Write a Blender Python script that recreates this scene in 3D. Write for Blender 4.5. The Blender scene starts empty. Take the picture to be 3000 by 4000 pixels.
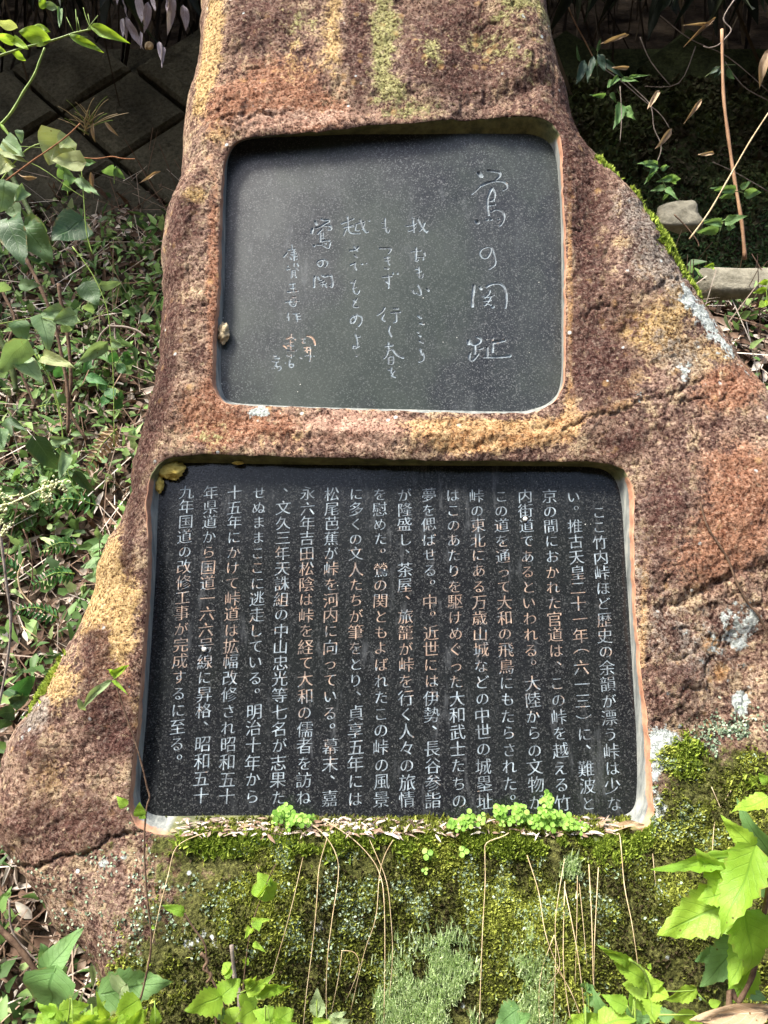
import bpy, math, random, re
import numpy as np
from mathutils import Vector, Matrix
random.seed(7); RNG = np.random.default_rng(7)
R = math.radians
# ------------------------------------------------------------------ camera, world, sun, exposure
SC = bpy.context.scene; COL = SC.collection
CAMZ = 1.5; F = 2880.0                       # focal length in units of the 3000x4000 photograph
cd = bpy.data.cameras.new('camera'); cam = bpy.data.objects.new('camera', cd); COL.objects.link(cam)
cam.location = (0, 0, CAMZ); cam.rotation_euler = (R(90), 0, 0)
cd.sensor_fit = 'VERTICAL'; cd.sensor_height = 36; cd.lens = 36*F/4000; cd.clip_end = 500; cd.clip_start = .05
SC.camera = cam
SUN_EL, SUN_AZ = 57, 234                     # azimuth the light comes from: degrees clockwise from +Y (behind the camera, a little left)
w = bpy.data.worlds.new('World'); SC.world = w; w.use_nodes = True
nt = w.node_tree; bg = nt.nodes['Background']; sky = nt.nodes.new('ShaderNodeTexSky')
sky.sky_type = 'NISHITA'; sky.sun_disc = False; sky.sun_elevation = R(SUN_EL); sky.sun_rotation = R(SUN_AZ)
sky.air_density = 1.0; sky.dust_density = 3.0; sky.ozone_density = 0.6
nt.links.new(sky.outputs[0], bg.inputs[0]); bg.inputs[1].default_value = 0.15
sl = bpy.data.lights.new('sun', 'SUN'); sl.energy = 3.5; sl.angle = R(13); sl.color = (1, .95, .86)
so = bpy.data.objects.new('sun', sl); COL.objects.link(so); so.location = (-3, -6, 10)
d = Vector((math.sin(R(SUN_AZ))*math.cos(R(SUN_EL)), math.cos(R(SUN_AZ))*math.cos(R(SUN_EL)), math.sin(R(SUN_EL))))
so.rotation_euler = d.to_track_quat('Z', 'Y').to_euler()
vs = SC.view_settings; vs.view_transform = 'Standard'; vs.look = 'None'; vs.gamma = 1; vs.exposure = 1.6; vs.use_curve_mapping = False

# ------------------------------------------------------------------ geometry of the photograph -> world
T = R(12.5); D0 = 1.55
sT, cT = math.sin(T), math.cos(T)
NRM = np.array([0, -cT, sT]); UV_U = np.array([1., 0, 0]); UV_V = np.array([0, sT, cT])
CAM = np.array([0, 0, CAMZ]); ORG = CAM - NRM*D0
def ray(px, py): return np.array([(px-1500)/F, 1., -(py-2000)/F])
def W(px, py, d): return CAM + ray(px, py)*d
def S(px, py, wo=0.0):                        # (u,v) on the stone's face plane shifted by wo
    px = np.asarray(px, float); py = np.asarray(py, float)
    rx = (px-1500)/F; rz = -(py-2000)/F
    s = (D0-wo)/(cT-rz*sT)
    return rx*s, (sT+rz*cT)*s
def P3(u, v, wo):
    u, v, wo = np.broadcast_arrays(np.asarray(u, float), v, wo)
    return ORG + u[..., None]*UV_U + v[..., None]*UV_V + wo[..., None]*NRM
def img(u, v):                                # (u,v) at w=0 -> photo coords in the 1659-wide view
    p = P3(u, v, 0*u) - CAM
    return (p[..., 0]/p[..., 1]*F+1500)*.553, (2000-p[..., 2]/p[..., 1]*F)*.553

# ------------------------------------------------------------------ numpy noise
def _h(i, j, k, s):
    n = (i*374761393 + j*668265263 + k*2147483647 + s*1274126177) & 0xffffffff
    n = ((n ^ (n >> 13))*1274126177) & 0xffffffff
    n = (n ^ (n >> 16))
    return (n & 0xffff)/65535.0
def vnoise(p, s=0):
    f = np.floor(p).astype(np.int64); t = p-f; t = t*t*(3-2*t); i, j, k = f[:, 0], f[:, 1], f[:, 2]; r = 0
    for a in (0, 1):
        for b in (0, 1):
            for c in (0, 1):
                r = r + _h(i+a, j+b, k+c, s)*(t[:, 0] if a else 1-t[:, 0])*(t[:, 1] if b else 1-t[:, 1])*(t[:, 2] if c else 1-t[:, 2])
    return r
def fbm(p, octv=4, s=0, g=.5):
    r = 0; a = 1; tot = 0
    for o in range(octv):
        r = r + a*vnoise(p*2**o, s+o*17); tot += a; a *= g
    return r/tot
def fb2(u, v, sc, octv=4, s=0, g=.5, z=0.0, ax=1, ay=1):
    return fbm(np.stack([np.ravel(u)*sc*ax, np.ravel(v)*sc*ay, np.full(np.size(u), z+3.3)], 1), octv, s, g)
def smooth(x, a, b):
    t = np.clip((x-a)/(b-a), 0, 1); return t*t*(3-2*t)

# ------------------------------------------------------------------ object helpers
def mesh_from(name, V, Fc, uv=None, smooth_=False):
    me = bpy.data.meshes.new(name)
    V = np.asarray(V, float)
    if isinstance(Fc, np.ndarray):
        n, k = Fc.shape
        me.vertices.add(len(V)); me.vertices.foreach_set('co', V.ravel())
        me.loops.add(n*k); me.loops.foreach_set('vertex_index', Fc.ravel().astype(np.int32))
        me.polygons.add(n); me.polygons.foreach_set('loop_start', np.arange(0, n*k, k, dtype=np.int32))
        me.update(calc_edges=True)
    else:
        me.from_pydata(V.tolist(), [], [list(f) for f in Fc]); me.update()
    if uv is not None:
        l = me.uv_layers.new(name='UV'); idx = np.zeros(len(me.loops), np.int32); me.loops.foreach_get('vertex_index', idx)
        l.data.foreach_set('uv', np.asarray(uv)[idx].ravel())
    if smooth_: me.polygons.foreach_set('use_smooth', np.ones(len(me.polygons), bool))
    return me
def link(name, me, mat=None, parent=None, rel=True, **kw):
    o = bpy.data.objects.new(name, me); COL.objects.link(o)
    if mat is not None and me is not None and not me.materials: me.materials.append(mat)
    if parent is not None: o.parent = parent
    for k, v in kw.items(): o[k] = v
    return o
def woff(o):
    x = np.zeros(3)
    while o is not None: x = x+np.array(o.location); o = o.parent
    return x
def obj(name, V, Fc, mat, parent=None, uv=None, sm=True, **kw):
    V = np.asarray(V, float)
    if parent is not None: o = link(name, mesh_from(name, V-woff(parent), Fc, uv, sm), mat, parent, **kw)
    else:
        b = np.array([(V[:, 0].min()+V[:, 0].max())/2, (V[:, 1].min()+V[:, 1].max())/2, V[:, 2].min()])
        o = link(name, mesh_from(name, V-b, Fc, uv, sm), mat, **kw); o.location = b
    return o
def thing(name, label, cat, loc, group=None):
    o = link(name, None, label=label, category=cat); o.location = loc; o.empty_display_size = .05
    if group: o['group'] = group
    return o
def attr(me, name, vals):
    a = me.attributes.new(name, 'FLOAT', 'POINT'); a.data.foreach_set('value', np.asarray(vals, np.float32))
def tube(pts, r0, r1=None, seg=6, smooth_n=4):
    P = np.array(pts, float); r1 = r0 if r1 is None else r1
    if len(P) > 2 and smooth_n > 1: P = catmull(P, smooth_n)
    n = len(P); Tg = np.gradient(P, axis=0); Tg /= np.linalg.norm(Tg, axis=1)[:, None]+1e-9
    ref = np.array([0.3, 1, .2]); A = np.cross(Tg, ref); A /= np.linalg.norm(A, axis=1)[:, None]+1e-9; B = np.cross(Tg, A)
    rr = np.linspace(r0, r1, n)*(1+.12*np.sin(np.arange(n)*1.7)); an = np.arange(seg)*2*math.pi/seg
    V = P[:, None]+rr[:, None, None]*(np.cos(an)[None, :, None]*A[:, None]+np.sin(an)[None, :, None]*B[:, None])
    V = V.reshape(-1, 3); Fc = []
    for i in range(n-1):
        for k in range(seg): Fc.append((i*seg+k, i*seg+(k+1) % seg, (i+1)*seg+(k+1) % seg, (i+1)*seg+k))
    V = np.vstack([V, P[:1], P[-1:]]); a, b = len(V)-2, len(V)-1
    for k in range(seg):
        Fc.append((a, (k+1) % seg, k, k)); Fc.append((b, (n-1)*seg+k, (n-1)*seg+(k+1) % seg, (n-1)*seg+(k+1) % seg))
    Fc = [f if f[2] != f[3] else f[:3] for f in Fc]
    return V, Fc
def join(parts):
    V = []; Fc = []; o = 0
    for v, f in parts:
        V.append(np.asarray(v)); Fc += [tuple(int(i)+o for i in q) for q in f]; o += len(v)
    return np.vstack(V), Fc
def catmull(P, n, closed=False):
    P = np.asarray(P, float); m = len(P); out = []
    rng = range(m) if closed else range(m-1)
    for i in rng:
        if closed: a, b, c, e = P[(i-1) % m], P[i], P[(i+1) % m], P[(i+2) % m]
        else: a, b, c, e = P[max(i-1, 0)], P[i], P[i+1], P[min(i+2, m-1)]
        for k in range(n):
            t = k/n; out.append(.5*((2*b)+(-a+c)*t+(2*a-5*b+4*c-e)*t*t+(-a+3*b-3*c+e)*t**3))
    if not closed: out.append(P[-1])
    return np.array(out)
def resample(P, n, start=None):
    P = np.asarray(P)
    if start is not None:
        k = int(np.argmin(((P-start)**2).sum(1))); P = np.roll(P, -k, axis=0)
    Q = np.vstack([P, P[:1]]); L = np.r_[0, np.cumsum(np.linalg.norm(np.diff(Q, axis=0), axis=1))]
    t = np.linspace(0, L[-1], n, endpoint=False)
    return np.stack([np.interp(t, L, Q[:, k]) for k in range(P.shape[1])], 1)

# ------------------------------------------------------------------ materials
class NB:
    def __init__(s, name, rough=.8, spec=.3):
        s.m = bpy.data.materials.new(name); s.m.use_nodes = True; s.t = s.m.node_tree; s.b = s.t.nodes['Principled BSDF']
        s.b.inputs['Roughness'].default_value = rough; s.b.inputs['Specular IOR Level'].default_value = spec
        s.tc = s.t.nodes.new('ShaderNodeNewGeometry').outputs['Position']
    def n(s, t, **kw):
        x = s.t.nodes.new(t)
        for k, v in kw.items(): setattr(x, k, v)
        return x
    def put(s, sock, v):
        if isinstance(v, bpy.types.NodeSocket): s.t.links.new(v, sock)
        elif isinstance(v, (tuple, list)) and len(v) == 3 and sock.type == 'RGBA': sock.default_value = (*v, 1)
        else: sock.default_value = v
    def noise(s, scale, det=4, rough=.55, vec=None, dist=0):
        x = s.n('ShaderNodeTexNoise'); s.put(x.inputs['Vector'], vec or s.tc)
        x.inputs['Scale'].default_value = scale; x.inputs['Detail'].default_value = det; x.inputs['Roughness'].default_value = rough; x.inputs['Distortion'].default_value = dist
        return x.outputs['Fac']
    def vor(s, scale, feat='F1', out='Distance', vec=None):
        x = s.n('ShaderNodeTexVoronoi', feature=feat); s.put(x.inputs['Vector'], vec or s.tc); x.inputs['Scale'].default_value = scale
        return x.outputs[out]
    def math(s, op, a, b=0.0, c=None):
        x = s.n('ShaderNodeMath', operation=op); s.put(x.inputs[0], a); s.put(x.inputs[1], b)
        if c is not None: s.put(x.inputs[2], c)
        return x.outputs[0]
    def mr(s, v, a, b, c=0.0, d=1.0):
        x = s.n('ShaderNodeMapRange'); x.clamp = True; s.put(x.inputs[0], v)
        for i, q in enumerate((a, b, c, d)): s.put(x.inputs[i+1], q)
        return x.outputs[0]
    def mix(s, f, a, b, mode='MIX'):
        x = s.n('ShaderNodeMix', data_type='RGBA', blend_type=mode); s.put(x.inputs[0], f); s.put(x.inputs[6], a); s.put(x.inputs[7], b)
        return x.outputs[2]
    def ramp(s, f, stops):
        x = s.n('ShaderNodeValToRGB'); s.put(x.inputs[0], f); e = x.color_ramp.elements
        while len(e) < len(stops): e.new(.5)
        for q, (p, c) in zip(e, stops): q.position = p; q.color = (*c, 1)
        return x.outputs[0]
    def att(s, name):
        return s.n('ShaderNodeAttribute', attribute_name=name).outputs['Fac']
    def scalevec(s, v3, vec=None):
        x = s.n('ShaderNodeVectorMath', operation='MULTIPLY'); s.put(x.inputs[0], vec or s.tc); x.inputs[1].default_value = v3; return x.outputs[0]
    def bump(s, h, dist=.003, st=.6, prev=None):
        x = s.n('ShaderNodeBump'); s.put(x.inputs['Height'], h); x.inputs['Distance'].default_value = dist; x.inputs['Strength'].default_value = st
        if prev is not None: s.put(x.inputs['Normal'], prev)
        return x.outputs[0]
    def fin(s, col=None, nrm=None, rough=None):
        if col is not None: s.put(s.b.inputs['Base Color'], col)
        if nrm is not None: s.put(s.b.inputs['Normal'], nrm)
        if rough is not None: s.put(s.b.inputs['Roughness'], rough)
        return s.m
def simple(name, c1, c2, scale=20, rough=.85, bumpd=.002, spec=.25):
    b = NB(name, rough, spec); n = b.noise(scale, 6, .65)
    return b.fin(b.ramp(n, [(.35, c1), (.65, c2)]), b.bump(b.noise(scale*4, 4), bumpd, .6))
def leafmat(name, c1, c2, vein=(.5, .6, .3), trans=.45, spots=None, rough=.45):
    b = NB(name, rough, .4)
    uv = b.n('ShaderNodeUVMap').outputs[0]; sp = b.n('ShaderNodeSeparateXYZ'); b.put(sp.inputs[0], uv)
    rnd = b.n('ShaderNodeObjectInfo').outputs['Random']
    n = b.noise(9, 5, .6); col = b.ramp(b.math('ADD', b.math('MULTIPLY', n, .7), b.math('MULTIPLY', rnd, .3)), [(.3, c1), (.62, c2)])
    x = b.math('ABSOLUTE', b.math('SUBTRACT', sp.outputs[0], .5))
    mid = b.mr(x, .012, .035, 1, 0)
    sv = b.math('FRACT', b.math('MULTIPLY', b.math('SUBTRACT', sp.outputs[1], b.math('MULTIPLY', x, .55)), 8.0))
    side = b.mr(b.math('ABSOLUTE', b.math('SUBTRACT', sv, .5)), .03, .09, .55, 0)
    fine = b.mr(b.vor(26, 'DISTANCE_TO_EDGE', vec=uv), 0, .12, .25, 0)
    vf = b.math('MAXIMUM', b.math('MAXIMUM', mid, side), fine)
    col = b.mix(b.mr(b.noise(55, 4, .7), .5, .72, 0, .35), col, b.mix(1.0, col, (.55, .6, .5), 'MULTIPLY')); edge = b.math('MULTIPLY', b.mr(x, .40, .5), b.mr(b.noise(40, 4, .7), .52, .6)); col = b.mix(b.math('MULTIPLY', vf, .8), col, vein); col = b.mix(b.math('MULTIPLY', edge, .7), col, (.3, .2, .07)); hol = b.math('MULTIPLY', b.mr(b.vor(85), .16, .12), b.mr(b.noise(24), .55, .6)); col = b.mix(hol, col, (.10, .06, .02))
    if spots: col = b.mix(b.mr(b.noise(30, 4, .7), .62, .7), col, spots)
    b.fin(col, b.bump(b.math('SUBTRACT', 1.0, vf), .0015, .5))
    tr = b.n('ShaderNodeBsdfTranslucent'); b.put(tr.inputs[0], b.mix(.5, col, (c2[0]*1.3, c2[1]*1.2, c2[2]*.5)))
    ms = b.n('ShaderNodeMixShader'); ms.inputs[0].default_value = trans
    out = b.t.nodes['Material Output']; b.t.links.new(b.b.outputs[0], ms.inputs[1]); b.t.links.new(tr.outputs[0], ms.inputs[2]); b.t.links.new(ms.outputs[0], out.inputs[0])
    return b.m
def tintmat(name, stops, trans=0.0, rough=.8):   # colour from a per-piece random attribute
    b = NB(name, rough, .25); col = b.ramp(b.math('ADD', b.att('tint'), b.math('MULTIPLY', b.math('SUBTRACT', b.noise(60, 3), .5), .3)), stops)
    b.fin(col)
    if trans:
        tr = b.n('ShaderNodeBsdfTranslucent'); b.put(tr.inputs[0], col)
        ms = b.n('ShaderNodeMixShader'); ms.inputs[0].default_value = trans
        out = b.t.nodes['Material Output']; b.t.links.new(b.b.outputs[0], ms.inputs[1]); b.t.links.new(tr.outputs[0], ms.inputs[2]); b.t.links.new(ms.outputs[0], out.inputs[0])
    return b.m

def stone_material():
    b = NB('weathered_sandstone', .95, .08)
    n0 = b.noise(3.2, 5, .6); n1 = b.noise(9, 7, .68); n2 = b.noise(38, 8, .72); n3 = b.noise(150, 5, .75); n4 = b.noise(330, 2, .7)
    patch = b.math('ADD', b.math('ADD', b.math('MULTIPLY', n1, .42), b.math('MULTIPLY', n2, .42)), b.math('MULTIPLY', n3, .16))
    col = b.ramp(patch, [(.37, (.055, .03, .026)), (.435, (.14, .075, .058)), (.485, (.26, .155, .11)), (.54, (.40, .275, .19)), (.62, (.58, .47, .34))])
    col = b.mix(b.mr(n0, .42, .62, 0, .4), col, (.21, .15, .13))
    off = b.scalevec((1.13, .93, 1.07)); m1 = b.noise(17, 6, .7, off); m2 = b.noise(64, 4, .65, off); m3 = b.noise(52, 4, .65, b.scalevec((.97, 1.1, .9)))
    col = b.mix(b.mr(m1, .54, .60, 0, .75), col, b.ramp(n3, [(.35, (.36, .25, .15)), (.65, (.58, .45, .28))]))
    col = b.mix(b.mr(m1, .46, .41, 0, .75), col, b.ramp(n3, [(.35, (.05, .025, .022)), (.65, (.17, .09, .07))]))
    col = b.mix(b.mr(m2, .60, .66, 0, .5), col, (.56, .42, .25))
    col = b.mix(b.mr(m3, .57, .62, 0, .8), col, (.07, .035, .03))
    jit = b.math('ADD', b.math('MULTIPLY', b.math('SUBTRACT', n1, .5), .9), b.math('ADD', b.math('MULTIPLY', b.math('SUBTRACT', n2, .5), 1.5), b.math('MULTIPLY', b.math('SUBTRACT', n3, .5), .8)))
    def layer(col, name, c, lo=.3, hi=.55, mx=.9, k=1.0):
        f = b.mr(b.math('ADD', b.att(name), b.math('MULTIPLY', jit, k)), lo, hi, 0, mx)
        f = b.math('MULTIPLY', f, b.mr(b.att(name), .02, .15))
        return b.mix(f, col, c)
    col = layer(col, 'red', b.ramp(n2, [(.35, (.20, .075, .04)), (.65, (.46, .24, .145))]))
    col = layer(col, 'pink', b.ramp(n2, [(.35, (.38, .2, .14)), (.65, (.60, .41, .3))]))
    col = layer(col, 'ochre', b.ramp(n3, [(.3, (.36, .22, .085)), (.6, (.62, .43, .19))]))
    col = layer(col, 'orange', b.ramp(n2, [(.35, (.46, .22, .085)), (.65, (.66, .47, .24))]))
    col = layer(col, 'grey', b.ramp(n3, [(.35, (.11, .09, .075)), (.65, (.36, .31, .26))]))
    col = layer(col, 'dark', b.ramp(n2, [(.35, (.045, .022, .02)), (.68, (.16, .075, .06))]), k=1.25)
    col = layer(col, 'alga', b.ramp(n3, [(.3, (.15, .14, .045)), (.6, (.38, .37, .15))]), k=1.1)
    # mineral grains: dark pits and pale grains
    col = b.mix(b.mr(n3, .50, .42, 0, .92), col, b.mix(1.0, col, (.2, .15, .14), 'MULTIPLY')); col = b.mix(b.mr(b.noise(95, 3, .8), .54, .62, 0, .55), col, b.mix(1.0, col, (.20, .16, .12), 'ADD'))
    col = b.mix(b.mr(n3, .55, .68, 0, .5), col, b.mix(1.0, col, (.38, .34, .27), 'ADD'))
    col = b.mix(b.mr(m2, .63, .68, 0, .4), col, (.60, .47, .30))
    rust = b.math('MULTIPLY', b.mr(b.vor(26), .28, .12), b.mr(n1, .5, .6))
    col = b.mix(b.math('MULTIPLY', rust, .5), col, (.62, .38, .16))
    col = layer(col, 'moss', b.ramp(n3, [(.35, (.022, .026, .008)), (.5, (.075, .085, .02)), (.68, (.2, .22, .05))]), .25, .5, .92, 1.2)
    lich = b.mr(b.math('ADD', b.att('lichen'), b.math('ADD', b.math('MULTIPLY', b.math('SUBTRACT', n2, .5), 2.2), b.math('MULTIPLY', b.math('SUBTRACT', n1, .5), 1.2))), .52, .60)
    lich = b.math('MULTIPLY', lich, b.mr(b.att('lichen'), .02, .1))
    col = b.mix(lich, col, b.ramp(n3, [(.38, (.22, .25, .22)), (.56, (.66, .70, .66))]))
    tiny = b.mr(b.vor(17), .085, .06, 0, 1)
    tiny = b.math('MULTIPLY', tiny, b.mr(n1, .47, .54))
    col = b.mix(b.math('MULTIPLY', tiny, .85), col, (.66, .72, .70))
    h = b.math('ADD', b.math('MULTIPLY', n2, 1.4), b.math('ADD', b.math('MULTIPLY', n3, .9), b.math('MULTIPLY', n4, .35)))
    h = b.math('ADD', h, b.math('MULTIPLY', lich, .15))
    return b.fin(col, b.bump(h, .010, .95))
def granite(name, film_refl, film_refl_amt, rough, sk=1.0):
    b = NB(name, rough, .42 if sk < .5 else .28)
    n3 = b.noise(260, 2, .6); n1 = b.noise(5, 5, .6); v = b.vor(420, 'F1', 'Color'); sp = b.n('ShaderNodeSeparateColor'); b.put(sp.inputs[0], v)
    col = b.ramp(sp.outputs[0], [(0, (.006, .006, .008)), (.5, (.009, .010, .012)), (.8, (.04*sk, .042*sk, .045*sk)), (.95, (.15*sk, .155*sk, .155*sk))])
    col = b.mix(b.math('MULTIPLY', b.mr(b.noise(60, 6, .75), .35, .7), .25*sk), col, (.05, .055, .055))
    f = b.math('MULTIPLY', b.mr(n1, .32, .68), film_refl_amt)
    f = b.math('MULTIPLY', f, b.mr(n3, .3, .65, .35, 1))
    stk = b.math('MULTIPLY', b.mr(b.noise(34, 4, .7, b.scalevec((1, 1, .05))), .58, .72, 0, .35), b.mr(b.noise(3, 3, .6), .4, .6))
    col = b.mix(f, col, film_refl)
    col = b.mix(stk, col, (.16, .17, .18)); sx_ = b.mr(b.noise(2.6, 4, .6, b.scalevec((1.2, 1, .9))), .46, .62); col = b.mix(b.math('MULTIPLY', sx_, film_refl_amt*.5), col, (film_refl[0]*.9, film_refl[1]*1.0, film_refl[2]*.75))
    bits = b.math('MULTIPLY', b.mr(b.vor(31), .045, .03), b.mr(b.noise(12), .5, .6)); col = b.mix(bits, col, (.55, .55, .5))
    return b.fin(col, b.bump(n3, .0006, .25), b.mr(n1, .3, .7, rough*.8, rough*1.35))
M = {}
M['stone'] = stone_material()
M['granite_up'] = granite('weathered_black_granite', (.042, .050, .048), .9, .33, .75)  # grey-green tint: algae plus blurred sky and foliage reflection painted into the colour
M['granite_low'] = granite('polished_black_granite', (.016, .018, .02), .5, .17, .45)
def groove_mat(name, orange, dk=1.0):
    b = NB(name, .7, .3); n = b.noise(7, 4, .6); n2 = b.noise(90, 3)
    pale = b.ramp(n2, [(.35, (.24*dk, .30*dk, .34*dk)), (.65, (.42*dk, .49*dk, .53*dk))])
    org = b.ramp(n2, [(.35, (.34, .19, .11)), (.65, (.50, .34, .23))])
    f = b.mr(b.math('ADD', b.att('orange'), b.math('ADD', b.math('MULTIPLY', b.math('SUBTRACT', n, .5), 2.2), b.math('MULTIPLY', b.math('SUBTRACT', b.noise(45, 3, .7), .5), 2.0))), .45, .65) if orange else 0.0
    wear = b.mr(b.noise(55, 3, .7), .38, .62, .25, 1.0)
    cc = b.mix(b.math('MULTIPLY', f, .85), pale, org); cc = b.mix(1.0, cc, b.n('ShaderNodeCombineColor').outputs[0], 'MIX') if False else b.mix(wear, (.07, .075, .08), cc)
    return b.fin(cc, b.bump(n2, .0004, .4))
M['groove'] = groove_mat('carved_stroke', True); M['groove_up'] = groove_mat('cut_stroke', True, .62)
def rim_material():
    b = NB('cement_reveal', .75, .3); n = b.noise(30, 6, .7); n1 = b.noise(8, 4)
    st = b.noise(60, 5, .7, vec=b.scalevec((1, 1, .12)))
    col = b.ramp(st, [(.35, (.10, .11, .105)), (.5, (.19, .2, .185)), (.66, (.30, .30, .26))])
    col = b.mix(b.mr(b.math('ADD', b.att('rust'), b.math('MULTIPLY', b.math('SUBTRACT', n, .5), 1.2)), .35, .6, 0, .85), col, b.ramp(n, [(.35, (.30, .12, .06)), (.65, (.52, .28, .16))]))
    col = b.mix(b.mr(b.math('ADD', b.att('green'), b.math('MULTIPLY', b.math('SUBTRACT', n1, .5), 1.0)), .3, .6, 0, .9), col, b.ramp(n, [(.35, (.035, .045, .012)), (.65, (.17, .17, .06))]))
    return b.fin(col, b.bump(b.math('ADD', n, st), .002, .5))
M['rim'] = rim_material()
M['mud'] = simple('dried_mud', (.33, .25, .14), (.55, .45, .28), 50, .95, .004)
M['mudy'] = simple('yellow_mud', (.42, .30, .06), (.62, .50, .14), 60, .95, .003)
M['moss'] = tintmat('moss', [(0, (.045, .032, .014)), (.3, (.075, .085, .016)), (.65, (.21, .24, .035)), (1, (.42, .46, .09))], .25)
M['mossbright'] = tintmat('bright_moss', [(0, (.10, .15, .02)), (.5, (.27, .36, .04)), (1, (.45, .55, .10))], .3)
M['mosspale'] = tintmat('pale_lichen_scales', [(0, (.10, .14, .09)), (.5, (.22, .30, .18)), (1, (.42, .50, .38))], .15)
M['cladonia'] = tintmat('pale_branching_lichen', [(0, (.16, .24, .08)), (.4, (.50, .64, .30)), (1, (.80, .90, .56))], .2)
M['clover'] = tintmat('small_round_leaves', [(0, (.10, .22, .03)), (.5, (.22, .42, .06)), (1, (.36, .56, .12))], .35, .5)
M['litter'] = tintmat('dead_leaves', [(0, (.035, .02, .013)), (.35, (.13, .075, .05)), (.6, (.27, .18, .125)), (.8, (.46, .37, .30)), (1, (.70, .64, .56))], .1)
M['cover'] = tintmat('undergrowth_leaves', [(0, (.03, .06, .022)), (.45, (.10, .19, .055)), (.8, (.22, .36, .10)), (1, (.42, .52, .24))], .35, .5)
M['thicket'] = tintmat('shade_canopy_leaves', [(0, (.006, .01, .004)), (.6, (.02, .034, .012)), (1, (.05, .06, .03))], .1, .6)
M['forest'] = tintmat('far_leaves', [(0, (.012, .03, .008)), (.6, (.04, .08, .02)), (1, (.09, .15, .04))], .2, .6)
M['culm'] = tintmat('dry_culms', [(0, (.015, .01, .007)), (.6, (.06, .045, .03)), (1, (.17, .13, .08))], 0, .7)
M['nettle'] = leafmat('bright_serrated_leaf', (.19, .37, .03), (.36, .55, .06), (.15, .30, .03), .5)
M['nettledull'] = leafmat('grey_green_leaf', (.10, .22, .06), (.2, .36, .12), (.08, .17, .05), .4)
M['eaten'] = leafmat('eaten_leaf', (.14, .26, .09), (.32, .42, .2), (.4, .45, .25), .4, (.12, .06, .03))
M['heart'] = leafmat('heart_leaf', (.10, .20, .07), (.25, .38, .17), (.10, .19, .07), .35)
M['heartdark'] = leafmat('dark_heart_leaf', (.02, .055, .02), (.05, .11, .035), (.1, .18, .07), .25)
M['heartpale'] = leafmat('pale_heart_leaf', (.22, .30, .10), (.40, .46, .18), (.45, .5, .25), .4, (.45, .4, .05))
M['fern'] = leafmat('fern_leaf', (.025, .09, .025), (.06, .2, .05), (.12, .28, .08), .3)
M['bambooleaf'] = leafmat('dark_bamboo_leaf', (.02, .05, .03), (.05, .10, .055), (.09, .15, .09), .25)
M['dryleaf'] = leafmat('dry_leaf', (.28, .17, .10), (.50, .36, .22), (.6, .48, .32), .2, (.2, .1, .05), .7)
M['purpleleaf'] = leafmat('hanging_withered_leaf', (.27, .22, .25), (.50, .45, .50), (.6, .55, .6), .25, (.2, .14, .12), .7)
M['stem'] = simple('brown_stem', (.07, .04, .025), (.17, .11, .07), 60)
M['stemred'] = simple('red_brown_twig', (.20, .08, .035), (.35, .17, .08), 60)
M['stemgreen'] = simple('green_stem', (.12, .2, .03), (.26, .36, .07), 40, .5)
M['stemdark'] = simple('dark_green_stem', (.04, .065, .02), (.08, .11, .03), 40, .5)
M['straw'] = simple('dry_straw', (.38, .27, .14), (.62, .50, .32), 40, .8, .0005)
M['cane'] = simple('dry_cane', (.24, .13, .07), (.42, .26, .15), 14, .7, .0008)
M['snag'] = simple('grey_snag', (.14, .11, .09), (.30, .25, .21), 50)
M['cream'] = simple('cream_buds', (.50, .52, .26), (.68, .70, .42), 80)
M['soil'] = simple('dark_soil', (.022, .015, .010), (.07, .05, .034), 12, .95, .02)
M['rock'] = simple('grey_rock', (.12, .11, .08), (.27, .25, .19), 25, .9, .006)
def wall_material():
    b = NB('mossy_concrete', .92, .2); n = b.noise(7, 7, .7); n2 = b.noise(60, 5, .7)
    col = b.ramp(n2, [(.35, (.05, .045, .032)), (.65, (.12, .11, .08))])
    sx = b.n('ShaderNodeSeparateXYZ'); b.put(sx.inputs[0], b.tc)
    g = b.mr(b.math('ADD', b.math('MULTIPLY', sx.outputs[0], .25), n), .42, .62, .15, .95)
    col = b.mix(g, col, b.ramp(n2, [(.35, (.014, .020, .006)), (.68, (.05, .065, .02))]))
    return b.fin(col, b.bump(b.math('ADD', n2, n), .01, .7))
M['wall'] = wall_material()

# ------------------------------------------------------------------ the monument: outlines traced as (x,y) in the 1659-wide view
def PT(s): return np.array([[float(a) for a in q.split(',')] for q in s.split()])/.553
SIL = PT('415,-60 412,20 408,70 400,110 386,165 374,225 370,280 362,330 352,385 333,425 324,460 318,520 324,580 324,625 314,680 308,725 296,770 286,820 268,880 258,935 246,985 240,1045 222,1105 197,1135 178,1180 166,1225 158,1260 136,1320 94,1400 62,1465 10,1535 -25,1590 -50,1680 -55,1780 -30,1860 5,1905 40,1960 76,2030 95,2070 140,2100 165,2145 172,2230 160,2500 150,3000 150,3500 1900,3500 1900,2400 1870,1800 1850,1300 1790,1050 1740,900 1690,810 1659,770 1625,722 1590,676 1545,615 1502,550 1452,480 1420,430 1385,386 1345,336 1312,290 1290,265 1262,215 1240,158 1222,110 1200,30 1185,-60 1130,-220 1000,-300 800,-330 600,-290 470,-190')
UPO = PT('470,620 462,700 458,790 464,845 486,868 540,874 700,881 900,888 1100,892 1160,886 1200,863 1219,820 1223,700 1223,500 1217,380 1212,305 1197,272 1160,254 1100,249 1000,252 940,258 900,263 800,270 700,281 600,289 535,295 503,308 484,338 478,400 473,500')
UPI = PT('485,620 480,700 477,800 481,846 500,868 560,874 700,880 900,885 1100,889 1150,884 1190,866 1211,825 1213,700 1212,500 1206,390 1200,340 1185,308 1150,291 1100,289 1000,289 900,290 800,290 700,291 600,292 545,294 510,306 494,335 489,400 487,500')
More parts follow.
